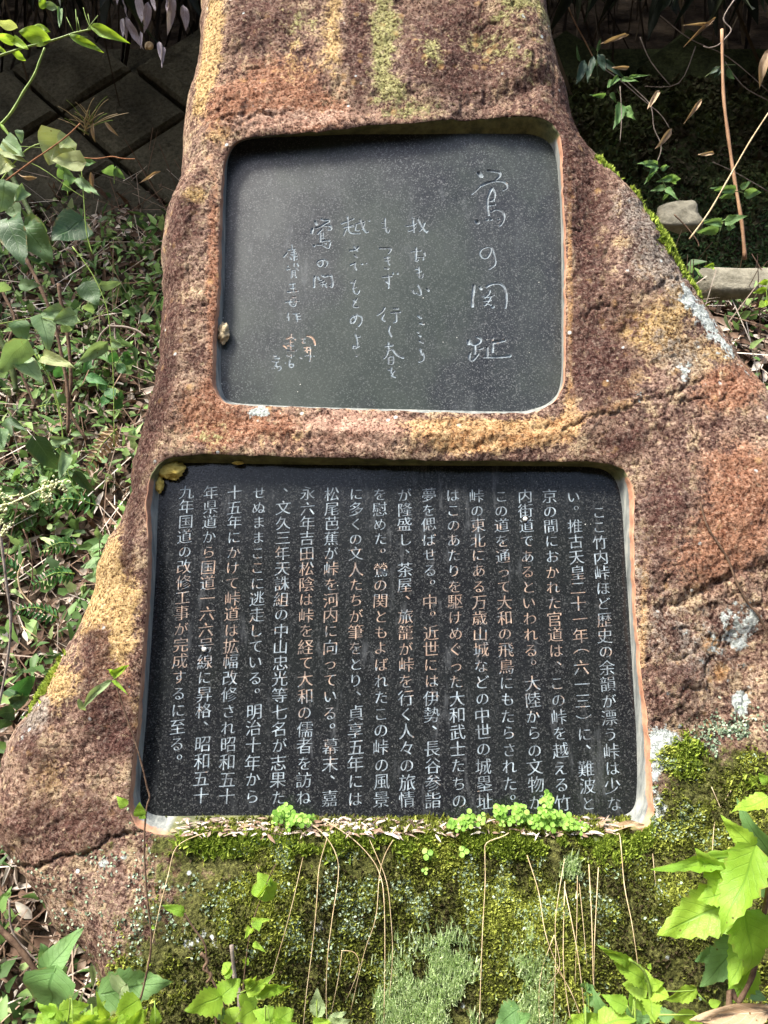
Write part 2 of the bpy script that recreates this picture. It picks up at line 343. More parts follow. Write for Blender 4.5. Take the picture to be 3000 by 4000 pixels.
LOO = PT('305,1430 297,1540 286,1640 277,1720 282,1768 310,1795 355,1804 450,1800 600,1803 800,1806 1000,1803 1200,1803 1320,1812 1385,1806 1412,1775 1413,1700 1405,1600 1390,1480 1378,1340 1371,1200 1372,1100 1366,1045 1345,1012 1300,998 1200,995 1000,995 800,990 600,985 450,980 385,984 345,998 325,1030 315,1080 318,1200 314,1320')
LOI = PT('324,1430 316,1550 308,1640 303,1700 306,1738 325,1757 360,1763 450,1762 600,1762 800,1765 1000,1770 1200,1769 1300,1768 1345,1762 1370,1742 1376,1690 1375,1600 1368,1480 1359,1330 1350,1200 1344,1100 1333,1045 1310,1018 1270,1009 1180,1007 1000,1006 800,1005 600,1003 450,1000 390,1002 362,1015 348,1045 342,1090 337,1220 330,1340')
SLAB = -0.045
def uvpoly(P, wo, n=6, rough=0, seed=0):
    P = catmull(P, n, True); u, v = S(P[:, 0], P[:, 1], wo)
    Q = resample(np.stack([u, v], 1), 900)
    if rough:
        nx = fb2(Q[:, 0], Q[:, 1], 45, 3, seed)-.5; ny = fb2(Q[:, 0], Q[:, 1], 45, 3, seed+5)-.5
        Q = Q+rough*np.stack([nx, ny], 1)
    return Q
silp = uvpoly(SIL, -.03, 8, .022, 3); upo = uvpoly(UPO, 0, 6, .010, 5); loo = uvpoly(LOO, 0, 6, .011, 9); upi = uvpoly(UPI, SLAB, 6); loi = uvpoly(LOI, SLAB, 6)
def sdf(P, U, V, cap=1e9):
    # positive inside; distance to polygon P
    P = resample(P, 260); A = P; B = np.roll(P, -1, axis=0); out = np.empty(len(U)); ins = np.empty(len(U), bool)
    bb = (P[:, 0].min()-cap, P[:, 0].max()+cap, P[:, 1].min()-cap, P[:, 1].max()+cap)
    near = (U > bb[0]) & (U < bb[1]) & (V > bb[2]) & (V < bb[3]); idx = np.nonzero(near)[0]
    out[:] = cap; ins[:] = False; dx = B-A; L2 = (dx**2).sum(1)+1e-12
    for c in range(0, len(idx), 20000):
        i = idx[c:c+20000]; x = U[i][:, None]; y = V[i][:, None]
        t = np.clip(((x-A[:, 0])*dx[:, 0]+(y-A[:, 1])*dx[:, 1])/L2, 0, 1)
        out[i] = np.sqrt(((x-A[:, 0]-t*dx[:, 0])**2+(y-A[:, 1]-t*dx[:, 1])**2).min(1))
        c1 = (A[:, 1] > y) != (B[:, 1] > y); xx = A[:, 0]+(y-A[:, 1])/(dx[:, 1]+1e-15)*dx[:, 0]
        ins[i] = ((c1 & (x < xx)).sum(1) % 2) == 1
    return np.where(ins, out, -out)
def blob(X, Y, L):
    r = np.zeros(len(X))
    for (x, y, rx, ry, an, am) in L:
        a = R(an); dx = X-x; dy = Y-y; p = (dx*math.cos(a)+dy*math.sin(a))/rx; q = (-dx*math.sin(a)+dy*math.cos(a))/ry
        r = r+am*np.exp(-(p*p+q*q))
    return np.clip(r, 0, 1.3)
def polyd(X, Y, pts):
    d = np.full(len(X), 1e9); P = np.array(pts, float)
    for a, b in zip(P[:-1], P[1:]):
        e = b-a; t = np.clip(((X-a[0])*e[0]+(Y-a[1])*e[1])/(e@e), 0, 1); d = np.minimum(d, np.hypot(X-a[0]-t*e[0], Y-a[1]-t*e[1]))
    return d
CRACKS = [([(1215, 930), (1262, 908), (1320, 895), (1400, 866), (1455, 850), (1490, 832), (1530, 815)], 3.4, .007), ([(5, 1890), (60, 1880), (120, 1858), (190, 1845), (240, 1812), (290, 1797), (335, 1798)], 3.4, .009),
          ([(940, 1000), (985, 975), (1040, 960), (1120, 940), (1200, 925)], 9, .005), ([(700, 55), (640, 90), (560, 160)], 12, .004), ([(1290, 1440), (1400, 1430)], 6, .004), ([(1420, 1310), (1480, 1300), (1560, 1255), (1659, 1215)], 9, .008),
          ([(1400, 640), (1440, 600), (1480, 590)], 6, .006), ([(1000, 250), (1090, 215), (1180, 170)], 22, .010)]
def height(u, v, ds, d1, d2):
    X, Y = img(u, v)
    dh = np.minimum(-d1, -d2)
    lf = (fb2(u, v, 2.6, 3, 11)-.5)*.09+(fb2(u, v, 8, 3, 23)-.5)*.035
    mf = (fb2(u+.3*v, v-.3*u, 19, 4, 31)-.5)*.014+(fb2(u-.4*v, v+.4*u, 90, 3, 37, .65)-.5)*.009
    chip = np.abs(fb2(u, v, 14, 3, 41)-.5); mf = mf-.006*np.exp(-(chip/.012)**2)*smooth(fb2(u, v, 3, 2, 43), .52, .62)
    damp = smooth(dh, 0, .10)
    h = lf*(.12+.88*damp)+mf*(.25+.75*smooth(dh, 0, .02))
    h = h-.004*np.exp(-dh/.004)
    below = smooth(Y+14*np.sin(X*.021)+10*np.sin(X*.053+1), 1805, 1985)*smooth(X, 100, 450)*(1-smooth(X, 1500, 1650))
    h = h+below*(.045+.02*np.sin(X*.006)+.015*(fb2(u, v, 14, 3, 51)-.5))
    h = h+.02*np.exp(-((Y-935)/55)**2)*smooth(X, 300, 600)*(1-smooth(X, 1150, 1300))*damp*.4
    h = h-.05*smooth(Y, 1950, 2250)*(1-smooth(X, 60, 420))
    h = h+.03*np.exp(-((X-1180)/90)**2-((Y-60)/160)**2)-.02*np.exp(-((X-1290)/50)**2-((Y-420)/200)**2)
    for pts, wd, dp in CRACKS:
        dd = polyd(X+3*np.sin(Y*.11), Y+3*np.sin(X*.06)+2.5*np.sin(X*.17)+2*np.sin(X*.41), pts)*(1+.35*np.sin(X*.13)+.2*np.sin(X*.37)); h = h-dp*np.exp(-(dd/wd)**2)
    RR = .10+.05*fb2(u, v, 3, 2, 61)+.10*smooth(X, 1230, 1600)*0+.05*(1-smooth(Y, 1400, 1900))*(1-smooth(X, 250, 450))
    k = np.clip(1-ds/RR, 0, 1); h = h-RR*(1-np.sqrt(np.maximum(1-k**2.2, 0)))*1.15
    return h
STEP = .0036
us = np.r_[np.arange(-1.35, -.90, .03), np.arange(-.90, .92, STEP), np.arange(.92, 1.45, .03)]
vs_ = np.r_[np.arange(-1.35, -.66, .03), np.arange(-.66, 1.74, STEP), np.arange(1.74, 2.35, .02)]
GU, GV = np.meshgrid(us, vs_); sh = GU.shape; fu, fv = GU.ravel(), GV.ravel()
def phi(u, v):
    return sdf(silp, u, v), sdf(upo, u, v, .12), sdf(loo, u, v, .12)
ds, d1, d2 = phi(fu, fv); f = np.minimum(ds, np.minimum(-d1, -d2))
f = np.where(np.abs(f) < 1e-6, 1e-6, f).reshape(sh)
idx = np.arange(sh[0]*sh[1]).reshape(sh)
c = np.stack([idx[:-1, :-1], idx[:-1, 1:], idx[1:, 1:], idx[1:, :-1]], -1).reshape(-1, 4)
ff = f.ravel(); pos = (ff[c] > 0); full = pos.all(1); cut = pos.any(1) & ~full
faces = c[full].tolist(); eu, ev = [], []; cache = {}; base = len(fu)
def cross(a, b):
    k = (a, b) if a < b else (b, a)
    if k not in cache:
        t = ff[k[0]]/(ff[k[0]]-ff[k[1]]); eu.append(fu[k[0]]+t*(fu[k[1]]-fu[k[0]])); ev.append(fv[k[0]]+t*(fv[k[1]]-fv[k[0]])); cache[k] = base+len(eu)-1
    return cache[k]
for q in c[cut].tolist():
    poly = []
    for i in range(4):
        a, b = q[i], q[(i+1) % 4]
        if ff[a] > 0: poly.append(a)
        if (ff[a] > 0) != (ff[b] > 0): poly.append(cross(a, b))
    if len(poly) >= 3: faces.append(poly)
used = np.unique(np.concatenate([np.array(x) for x in (c[full].ravel(), np.concatenate([np.array(p) for p in faces[full.sum():]]))]))
allu = np.r_[fu, eu]; allv = np.r_[fv, ev]; remap = np.full(len(allu), -1); remap[used] = np.arange(len(used))
bu, bv = allu[used], allv[used]; bds, bd1, bd2 = phi(bu, bv)
bh = height(bu, bv, np.maximum(bds, 0), np.minimum(bd1, 0), np.minimum(bd2, 0))
BX, BY = img(bu, bv)
faces = [[int(remap[i]) for i in p] for p in faces]
# the body behind the face: rings going back and closing
skirt = resample(silp, 360); sds = np.zeros(len(skirt)); sh0 = height(skirt[:, 0], skirt[:, 1], sds, -np.ones(len(skirt)), -np.ones(len(skirt)))
cen = skirt.mean(0); rings = []
for k, (dz, sc) in enumerate([(.012, .996), (-.02, 1.0), (-.10, .995), (-.22, .97), (-.36, .92), (-.46, .82), (-.50, .6)]):
    q = cen+(skirt-cen)*sc; nn = (fb2(q[:, 0], q[:, 1], 9, 3, 70+k)-.5)*.03*(k > 0)
    rings.append(P3(q[:, 0], q[:, 1], sh0+dz+nn if k < 3 else -.16+dz*1.0+nn))
SV = np.vstack(rings+[P3(cen[0], cen[1], -.68)[None]]); SF = []; n_ = len(skirt); o_ = len(bu)
for r in range(len(rings)-1):
    for i in range(n_): SF.append([o_+r*n_+i, o_+r*n_+(i+1) % n_, o_+(r+1)*n_+(i+1) % n_, o_+(r+1)*n_+i])
last = (len(rings)-1)*n_
for i in range(n_): SF.append([o_+last+i, o_+last+(i+1) % n_, o_+len(SV)-1])
BV = np.vstack([P3(bu, bv, bh), SV])
root = thing('stone_monument', 'tall reddish brown boulder monument with two black inscribed plaques set in its face', 'monument', (0.1, 1.55, 0.0))
body = obj('boulder', BV, faces+SF, M['stone'], root)
BXY = np.r_[BX, np.full(len(SV), 500.)], np.r_[BY, np.full(len(SV), 600.)]
L = dict(
 ochre=[(455, 60, 30, 120, 5, .75), (432, 190, 22, 60, 10, .7), (640, 120, 50, 90, 0, .35), (205, 1250, 60, 120, 20, .8), (250, 1380, 45, 130, 15, .75), (120, 1480, 60, 60, 0, .55), (300, 1560, 40, 60, 0, .4), (420, 425, 30, 18, 0, .8), (720, 60, 25, 120, 0, .45), (100, 1680, 70, 90, 0, .3), (480, 1920, 60, 40, 0, .5), (1350, 830, 60, 35, -20, .4), (1420, 740, 80, 60, 0, .3), (345, 330, 25, 90, 0, .35), (640, 1870, 22, 40, 0, .7), (160, 1850, 120, 90, 0, .2), (1470, 640, 60, 50, 0, .5), (1540, 760, 80, 60, 0, .4), (1390, 700, 70, 40, 0, .45), (1100, 925, 110, 20, 0, .7), (1350, 520, 40, 30, 0, .4), (620, 950, 90, 30, 0, .25)],
 red=[(600, 190, 110, 90, 0, .7), (690, 250, 90, 40, 0, .5), (460, 620, 18, 260, 0, .65), (440, 880, 60, 60, 0, .6), (560, 930, 150, 50, 0, .7), (1580, 830, 90, 60, -20, .85), (1520, 1200, 120, 90, 0, .55), (1600, 1100, 90, 90, 0, .6), (270, 1430, 25, 120, 0, .5), (480, 240, 60, 60, 0, .5), (1290, 600, 60, 200, 0, .2), (1570, 1000, 110, 60, 0, .4)],
 pink=[(600, 262, 120, 24, -4, .8), (760, 925, 120, 45, 0, .95), (560, 960, 100, 20, 0, .4), (860, 255, 120, 25, 0, .45), (240, 1180, 40, 60, 0, .5), (1340, 1000, 90, 30, 0, .25), (1500, 950, 80, 60, 0, .3), (880, 215, 70, 40, 0, .4)],
 orange=[(1060, 950, 120, 34, -6, 1.15), (960, 925, 90, 30, 0, .8), (1180, 930, 60, 30, 0, .7), (1230, 880, 25, 60, 0, .5), (1390, 1350, 14, 260, 2, .6), (1545, 1390, 24, 20, 0, 1.1), (1570, 1450, 22, 25, 0, .9), (1232, 560, 8, 330, 0, .8), (1330, 880, 90, 16, -18, .6), (470, 290, 40, 22, 0, .5)],
 dark=[(775, 90, 26, 130, 0, .75), (990, 110, 150, 120, 0, .6), (1210, 260, 60, 110, 0, .5), (1270, 480, 60, 220, 0, .62), (1300, 800, 90, 110, 0, .6), (400, 470, 40, 90, 10, .5), (345, 700, 40, 160, 5, .8), (300, 900, 45, 100, 15, .8), (250, 1050, 60, 50, 0, .6), (380, 1000, 60, 30, 0, .3), (215, 1490, 40, 70, 10, 1.1), (260, 1580, 60, 50, 0, .9), (200, 1390, 35, 40, 0, .8), (270, 1180, 20, 90, 0, .7), (1400, 650, 60, 40, 0, .3), (540, 60, 60, 90, 0, .45), (340, 230, 30, 130, 0, .5), (620, 40, 40, 60, 0, .4), (1350, 960, 90, 30, -15, .5), (1430, 1140, 60, 80, 0, .5), (1440, 1480, 120, 100, 0, .35), (150, 1780, 220, 90, -10, .45), (60, 1620, 60, 60, 0, .4), (1450, 1050, 50, 40, 0, .5), (880, 330, 10, 10, 0, 0), (420, 30, 12, 130, 0, .3)],
 grey=[(1430, 560, 120, 90, 40, .5), (1480, 760, 120, 80, 0, .4), (1360, 440, 60, 60, 0, .4), (1500, 1400, 150, 130, 0, .4), (1300, 1500, 60, 60, 0, .2), (60, 1550, 40, 60, 40, .7), (950, 60, 120, 60, 0, .2), (420, 1830, 80, 30, 0, .5), (330, 560, 14, 90, 0, .3), (1380, 1160, 60, 160, 0, .3)],
 alga=[(828, 90, 30, 120, 2, .85), (855, 200, 40, 22, 20, .6), (1140, 20, 80, 40, 0, .55), (1060, 90, 80, 50, 0, .3), (900, 240, 70, 25, 0, .45), (460, 940, 50, 60, 0, .3), (640, 60, 60, 70, 0, .3), (1160, 150, 70, 50, 0, .3), (490, 450, 30, 60, 0, .2), (1420, 900, 40, 20, 0, .3), (700, 1810, 400, 20, 0, .3), (930, 120, 30, 60, 0, .4)],
 lichen=[(1500, 630, 34, 30, 45, .72), (1535, 665, 50, 34, 50, .66), (1585, 715, 50, 40, 50, .7), (1600, 690, 50, 24, 50, .5), (1482, 802, 20, 26, 0, .6), (1510, 830, 30, 14, -20, .5), (1530, 700, 90, 60, 40, .25), (1440, 1612, 36, 40, 10, 1.2), (1412, 1700, 26, 90, 0, .42), (1618, 1520, 26, 34, 0, 1.1), (1560, 1420, 90, 90, 0, .34), (1620, 1350, 60, 60, 0, .42), (560, 893, 44, 18, 0, .55), (240, 1860, 70, 16, -25, .6), (1640, 770, 40, 60, 0, .5), (430, 2010, 60, 40, 0, .45), (690, 1990, 40, 30, 0, .4), (620, 1800, 70, 22, 0, .5), (1440, 1770, 60, 40, 0, .5), (1130, 55, 20, 20, 0, .4), (1380, 860, 18, 30, 0, .5), (30, 1560, 30, 40, 0, .3), (1380, 1650, 100, 60, 0, .2), (700, 60, 300, 60, 0, .1), (1500, 1250, 200, 150, 0, .14), (1460, 480, 20, 40, -40, .3)],
 moss=[(700, 1950, 330, 110, 0, 1.0), (1100, 1960, 360, 170, 0, 1.15), (1450, 2000, 230, 200, 0, 1.0), (900, 1820, 520, 30, 0, .9), (850, 2140, 560, 90, 0, 1.0), (1560, 1760, 120, 130, 0, .75), (1490, 1640, 34, 34, 0, .85), (500, 2080, 160, 90, 0, .7), (430, 1850, 70, 30, 0, .35), (1620, 1680, 70, 60, 0, .6), (400, 2190, 200, 40, 0, .7), (1432, 520, 14, 14, 0, .0)])
ATT = {}
L['grey'] += [(700, 1900, 1, 1, 0, 0)]
for k, lst in L.items():
    ATT[k] = (np.r_[.15+.85*smooth(bds, .02, .09), np.ones(len(SV))] if k == 'lichen' else 1)*blob(BXY[0], BXY[1], [(*q_[:5], q_[5]*dict(dark=1.25, ochre=1.25, pink=1.1, red=1.1, orange=.95, grey=1.1).get(k, 1)) for q_ in lst]); attr(body.data, k, ATT[k])

# ---- reveals (the cement-lined walls of the two recesses)
def reveal(outer, inner, topband):
    N = 420; o = resample(outer, N, np.array([outer[:, 0].min(), outer[:, 1].mean()])); i_ = resample(inner, N, np.array([inner[:, 0].min(), inner[:, 1].mean()]))
    # same orientation, matched by angle
    def ang(Q):
        c0 = Q.mean(0); return np.unwrap(np.arctan2((Q[:, 1]-c0[1]), (Q[:, 0]-c0[0])))
    ao, ai = ang(o), ang(i_)
    if (ao[-1]-ao[0])*(ai[-1]-ai[0]) < 0: i_ = i_[::-1]
    ho = height(o[:, 0], o[:, 1], np.ones(N), np.zeros(N), np.zeros(N)); nrm = o-o.mean(0); nrm /= np.linalg.norm(nrm, axis=1)[:, None]
    prof = [(0, None, .003, -.004), (0, None, 0, -.0008), (.12, .16, 0, 0), (.3, .42, 0, 0), (.52, .62, 0, 0), (.6, .8, 0, 0), (1, 1, 0, 0), (1.02, 1.15, 0, 0)]
    V = []; tt = []
    for (s, z, off, dz) in prof:
        q = o+(i_-o)*s+nrm*off; wz = ho+dz if z is None else ho+(SLAB-ho)*z
        wz = wz+(fb2(q[:, 0], q[:, 1], 60, 2, 5)-.5)*.002*(0 < s < 1)
        V.append(P3(q[:, 0], q[:, 1], wz)); tt.append(np.full(N, s))
    V = np.vstack(V); tt = np.concatenate(tt); Fc = []
    for r in range(len(prof)-1):
        a = np.arange(N); b2 = (a+1) % N; Fc.append(np.stack([r*N+a, r*N+b2, (r+1)*N+b2, (r+1)*N+a], 1))
    me = obj('recess_reveal', V, np.vstack(Fc), M['rim'], root)
    uu = np.tile(o[:, 0], len(prof)); vv = np.tile(o[:, 1], len(prof)); vt, vb = outer[:, 1].max(), outer[:, 1].min(); ur, ul = outer[:, 0].max(), outer[:, 0].min()
    top = smooth(vv, vt-.075, vt-.03)
    side = smooth(np.abs(uu-(ur+ul)/2), (ur-ul)*.38, (ur-ul)*.47)*(1-top)
    me['green_']=1; del me['green_']
    attr(me.data, 'green', np.clip(top*1.1+.3*smooth(vv, vt-.25, vt)*side*0+(1.2 if topband == 2 else .2)*(1-smooth(vv, vb+.005, vb+.03))*(smooth(uu, ul+.06, ul+.12))*(1-smooth(uu, ur-.05, ur-.02)), 0, 1.2)); attr(me.data, 'rust', side*(1-smooth(tt, .15, .5))*1.1)
    return me
reveal(upo, upi, 1); reveal(loo, loi, 2)

# ---- upper plaque: calligraphy cut as rounded grooves in a real height field
TITLE = ((1780, 600, .67), [
 "135,112 148,130|26;190,98 225,102 255,110 258,128 235,150|20>12;155,182 200,165 240,158 275,162 298,180 298,200 275,215|20>8;150,185 125,210 95,238|9>5;212,200 200,225 188,260 186,310 193,358|16>11;212,200 228,230 222,265 200,275|11;198,250 220,250|8;198,300 228,296|14;195,278 225,275|8;208,338 235,325 265,333 283,360 278,395 258,420|14>9;125,395 127,399|30;183,386 184,386|16;207,382 208,382|18;250,381 251,381|14",
 "205,548 205,570 185,605 158,608 142,585 150,560 180,546 210,548 222,580 233,620 228,650 195,675|9>6",
 "106,768 104,800 98,850 98,890|18>15;140,778 148,788|14;180,775 210,760 250,757 275,770 292,800 298,850 290,900|15>10;200,795 195,815 170,840|9;155,832 190,835 222,825|8;165,860 205,855|9;205,835 185,870 168,885|9;180,870 205,880|11;216,892 217,892|20",
 "75,1090 75,1108|18;75,1095 105,1115 140,1100 145,1080 125,1068|14;113,1115 112,1165|12;135,1140 158,1132|10;85,1160 80,1195 100,1205 130,1170|12;216,1075 218,1110 215,1155|12;222,1100 285,1088|24>17;183,1130 185,1180|16;165,1185 240,1185 315,1178|15>19"])
POEM = [((1550, 820, .496), [
 "120,60 132,66|10;70,128 110,122 150,108|11;130,75 132,130 135,175|12;95,165 125,155 150,130|10;165,70 185,110 210,150 235,178|13>11;220,100 205,140 180,168|12>8;240,165 241,166|13",
 "115,328 190,318|11;152,300 152,360 148,400 165,395|13;160,372 205,370 208,390|11;215,335 222,360|15>10", "172,450 175,490 178,530 200,530 205,505|10;150,468 172,462|9;158,495 190,485|9", "125,635 135,655 155,655|11;165,595 185,630 190,665 168,665|11;240,622 250,635|18",
 "168,835 190,852|14;182,890 210,900|15", "162,962 172,968|9;175,985 185,995|14;180,1030 205,1045|16", "185,1100 190,1120 200,1140|13;205,1130 215,1155 205,1185 175,1198|11>7"]),
 ((1420, 820, .535), ["157,65 158,110 165,150 180,165 188,145|10;135,95 160,93|9;140,130 172,128|9", "120,280 195,280 195,300 180,320|14>8", "155,350 188,345|10;160,370 190,365|9;175,340 180,385 190,400|10;155,425 180,428|12", "142,490 205,482|12;182,475 185,530 182,570|11>8;165,520 180,535|13;215,460 216,466|11;248,460 249,466|11",
 "155,715 135,745 100,770|12>7;150,760 135,795 155,812|10;220,718 252,720|13;203,750 268,745|13;238,760 240,810 220,822|12>8", "192,850 185,885 205,925|10", "160,995 212,988|11;182,970 180,1010|9;175,1030 200,1020|8;185,1010 170,1060 148,1085|10>7;210,1020 245,1060 290,1080|9>13;182,1075 182,1120|9;182,1075 215,1070 215,1120 185,1122|9;195,1095 208,1095|7", "180,1168 205,1165|9;205,1150 200,1180 212,1200|9;225,1175 205,1205 232,1222|9"]),
 ((1300, 820, .535), ["108,50 112,100 115,150 140,170 195,170|10;65,100 150,65|10;80,130 145,110|9;120,125 150,120|8;95,145 78,188|12>8;165,105 230,85|9;170,110 165,145 190,150|9;200,70 215,120 240,160 255,160|12;230,100 215,140|10;265,78 266,79|12", "125,295 165,290 188,270|13;155,265 180,300|11;160,330 178,345|14", "130,400 165,385|12;165,385 160,410 172,435|11;213,395 214,396|12;243,390 244,391|10",
 "165,510 150,560 155,600 180,612 192,590|10;130,530 160,530|9;145,570 170,565|8", "150,655 165,675|11;178,645 150,690 155,708 185,708|10", "150,775 165,800 150,825|8;175,765 165,800 135,825 128,800 150,778 185,770 210,785 208,820 188,848|9;172,865 172,866|8", "165,910 175,940 178,1000 150,1010 150,990 175,1000 190,995|10;175,930 198,925|9;172,1065 172,1067|10"]),
 ((1180, 820, .299), ["172,150 190,185|36;255,118 285,135 345,125 350,150 300,175 240,215 180,235|26;300,205 355,205 380,230 375,255 340,258|30>16;135,245 125,300|36;265,245 235,275 205,310|22;240,300 240,360 238,415|18;275,290 275,360|15;245,330 270,325|12;250,370 280,370|18;262,410 310,395 355,400|24;370,420 350,490 320,490 275,465|18;300,430 310,440|18;200,450 255,452|26;158,465 159,467|36",
  "265,660 270,700 235,735 200,705 210,670 260,652 305,655 330,695 300,745|19", "165,870 160,930 155,1005|26;200,870 225,910 250,915|20;265,855 300,870 340,855 380,860 392,900 400,960 390,1005 360,990|24;225,950 285,925|20;245,970 310,960|20;270,930 265,1000|15;300,980 320,1010|17"]),
 ((1040, 920, .456), ["220,80 222,115|8;190,122 245,115|11;180,145 150,180|13;215,140 250,138|8;212,158 255,155|8;235,125 238,210|11;205,185 215,205|9;262,175 245,180|9;260,200 261,201|10;215,170 250,170|7", "185,262 186,263|11;180,290 205,285|14>8;238,240 238,262|9;265,240 275,260|9;250,275 275,295|9;220,300 220,345|8;220,300 245,298 245,345|8;222,318 243,318|6;222,332 243,332|6;225,345 215,360|8;255,355 256,356|10",
  "200,418 245,410|9;208,450 245,446|9;185,482 268,475|13;228,415 230,475|9", "225,528 250,528|11;168,568 280,560|11;210,540 200,580 225,605 250,595 258,550|9;235,550 235,551|9;230,585 231,586|10", "190,662 182,700|9;190,695 192,725|9;235,670 280,665|10;258,672 265,735|12;270,690 290,688|9;270,712 292,712|9"]),
 ((1040, 920, .456), ["215,845 212,870|7;175,885 215,870 250,890|9;205,900 210,975|9;195,915 225,912|8;150,945 175,965|9;185,945 235,945|7;185,985 255,985|12;175,1025 195,1035|9;210,1015 215,1045|9;235,1030 236,1031|9;162,1090 163,1091|9;200,1070 198,1120 225,1125 230,1100 205,1098|9",
  "348,858 385,870 410,900 418,940|12;300,885 330,885|9;318,900 312,918 330,918|8;320,960 375,955|9;330,985 375,980|7;375,960 378,1040 370,1075|10;345,965 350,1000|8;330,1030 360,1025|8;290,1045 305,1055|8;410,1032 411,1033|7", "65,1028 85,1035|10;75,1052 110,1052|11;50,1075 65,1080|9;80,1085 105,1080|8;90,1080 80,1110|8;75,1115 120,1120 122,1145 105,1155|9;48,1138 49,1139|8;68,1135 69,1136|8;95,1130 96,1131|8"])]
chars = []                                     # (kind, column, strokes[(uv pts, r0, r1)])
def parse(org, txt):
    out = []
    for q in txt.split(';'):
        p, wd = q.split('|'); pts = np.array([[float(a) for a in z.split(',')] for z in p.split()])
        ws = [float(a) for a in wd.split('>')]; ws = ws if len(ws) == 2 else ws*2
        P = pts*org[2]+np.array(org[:2]); u, v = S(P[:, 0], P[:, 1], SLAB); Q = np.stack([u, v], 1)
        if len(Q) > 2: Q = catmull(Q, 3)
        m = org[2]/F*1.62*.5; out.append((Q, ws[0]*m, ws[1]*m))
    return out
for t_ in TITLE[1]: chars.append(('title', 0, parse(TITLE[0], t_)))
for ci, (org, lst) in enumerate(POEM):
    for t_ in lst: chars.append(('poem', ci+1, parse(org, t_)))
g = .0011
tu0, tv1 = S(1040, 660, SLAB); tu1, tv0 = S(2030, 1500, SLAB)
nu = int((tu1-tu0)/g)+1; nv = int((tv1-tv0)/g)+1
au = tu0+np.arange(nu)*g; av = tv0+np.arange(nv)*g
dep = np.zeros((nv, nu)); own = np.full((nv, nu), -1)
for ci, (_, _, st) in enumerate(chars):
    for (Q, r0, r1) in st:
        n = len(Q)
        for k in range(n-1):
            a, b = Q[k], Q[k+1]; ra = r0+(r1-r0)*k/max(n-1, 1); rb = r0+(r1-r0)*(k+1)/max(n-1, 1); rm = max(ra, rb)+g
            i0 = max(int((min(a[0], b[0])-rm-tu0)/g), 0); i1 = min(int((max(a[0], b[0])+rm-tu0)/g)+2, nu)
            j0 = max(int((min(a[1], b[1])-rm-tv0)/g), 0); j1 = min(int((max(a[1], b[1])+rm-tv0)/g)+2, nv)
            X, Y = np.meshgrid(au[i0:i1], av[j0:j1]); e = b-a; t = np.clip(((X-a[0])*e[0]+(Y-a[1])*e[1])/(e@e+1e-12), 0, 1)
            dd = np.hypot(X-a[0]-t*e[0], Y-a[1]-t*e[1]); rr = ra+(rb-ra)*t
            h = .95*rr*np.sqrt(np.clip(1-(dd/rr)**2, 0, 1)); sub = dep[j0:j1, i0:i1]; up = h > sub
            sub[up] = h[up]; own[j0:j1, i0:i1][up & (h > 0)] = ci
UW, VW = np.meshgrid(au, av); V = P3(UW, VW, SLAB-dep).reshape(-1, 3)
ix = np.arange(nu*nv).reshape(nv, nu); q = np.stack([ix[:-1, :-1], ix[:-1, 1:], ix[1:, 1:], ix[1:, :-1]], -1).reshape(-1, 4)
qo = own.ravel()[q].max(1); flat = qo < 0
plq = link('granite_plaque', None, parent=root); plq.location = (0, 0, 0)
plq_t = plq
def plaque_root(name, faceV, faceF, mat, label):
    o = obj(name, faceV, faceF, mat, root, sm=True); o['label'] = label; return o
# outer frame quads of the slab
ex0, ex1 = upi[:, 0].min()-.012, upi[:, 0].max()+.012; ey0, ey1 = upi[:, 1].min()-.012, upi[:, 1].max()+.012
fr = P3(np.array([ex0, ex1, ex1, ex0, au[0], au[-1], au[-1], au[0]]), np.array([ey0, ey0, ey1, ey1, av[0], av[0], av[-1], av[-1]]), SLAB)
bk = P3(np.array([ex0, ex1, ex1, ex0]), np.array([ey0, ey0, ey1, ey1]), SLAB-.03)
FV = np.vstack([V, fr, bk, fr[:4]]); b0 = len(V)
FF = q[flat].tolist()+[[b0+i, b0+(i+1) % 4, b0+4+(i+1) % 4, b0+4+i] for i in range(4)]+[[b0+12+i, b0+8+i, b0+8+(i+1) % 4, b0+12+(i+1) % 4] for i in range(4)]+[[b0+11, b0+10, b0+9, b0+8]]
bpy.data.objects.remove(plq)
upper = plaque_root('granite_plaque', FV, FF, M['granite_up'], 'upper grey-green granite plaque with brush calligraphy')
for ci, (kd, cl, st) in enumerate(chars):
    sel = q[qo == ci]
    if not len(sel): continue
    uq, inv = np.unique(sel, return_inverse=True)
    o = obj('carved_character', V[uq], inv.reshape(-1, 4), M['groove_up'], upper)
    attr(o.data, 'orange', np.full(len(uq), .45 if cl == 6 else .02))

# ---- lower plaque: the text engraved through its face (glyph outlines as holes, pale floors beneath)
TXT = ["　ここ竹内峠ほど歴史の余韻が漂う峠は少な", "い。推古天皇二十一年︵六一三︶に、難波と", "京の間におかれた官道は、この峠を越える竹", "内街道であるといわれる。大陸からの文物が", "この道を通って大和の飛鳥にもたらされた。",
 "峠の東北にある万歳山城などの中世の城塁址", "はこのあたりを駆けめぐった大和武士たちの", "夢を偲ばせる。中。近世には伊勢、長谷参詣", "が隆盛し、茶屋、旅籠が峠を行く人々の旅情", "を慰めた。鶯の関ともよばれたこの峠の風景",
 "に多くの文人たちが筆をとり、貞享五年には", "松尾芭蕉が峠を河内に向っている。幕末、嘉", "永六年吉田松陰は峠を経て大和の儒者を訪ね", "、文久三年天誅組の中山忠光等七名が志果た", "せぬままここに逃走している。明治十年から",
 "十五年にかけて峠道は拡幅改修され昭和五十", "年県道から国道一六六号線に昇格、昭和五十", "九年国道の改修工事が完成するに至る。"]
uniq = sorted(set(''.join(TXT))-{'　'})
tos = []
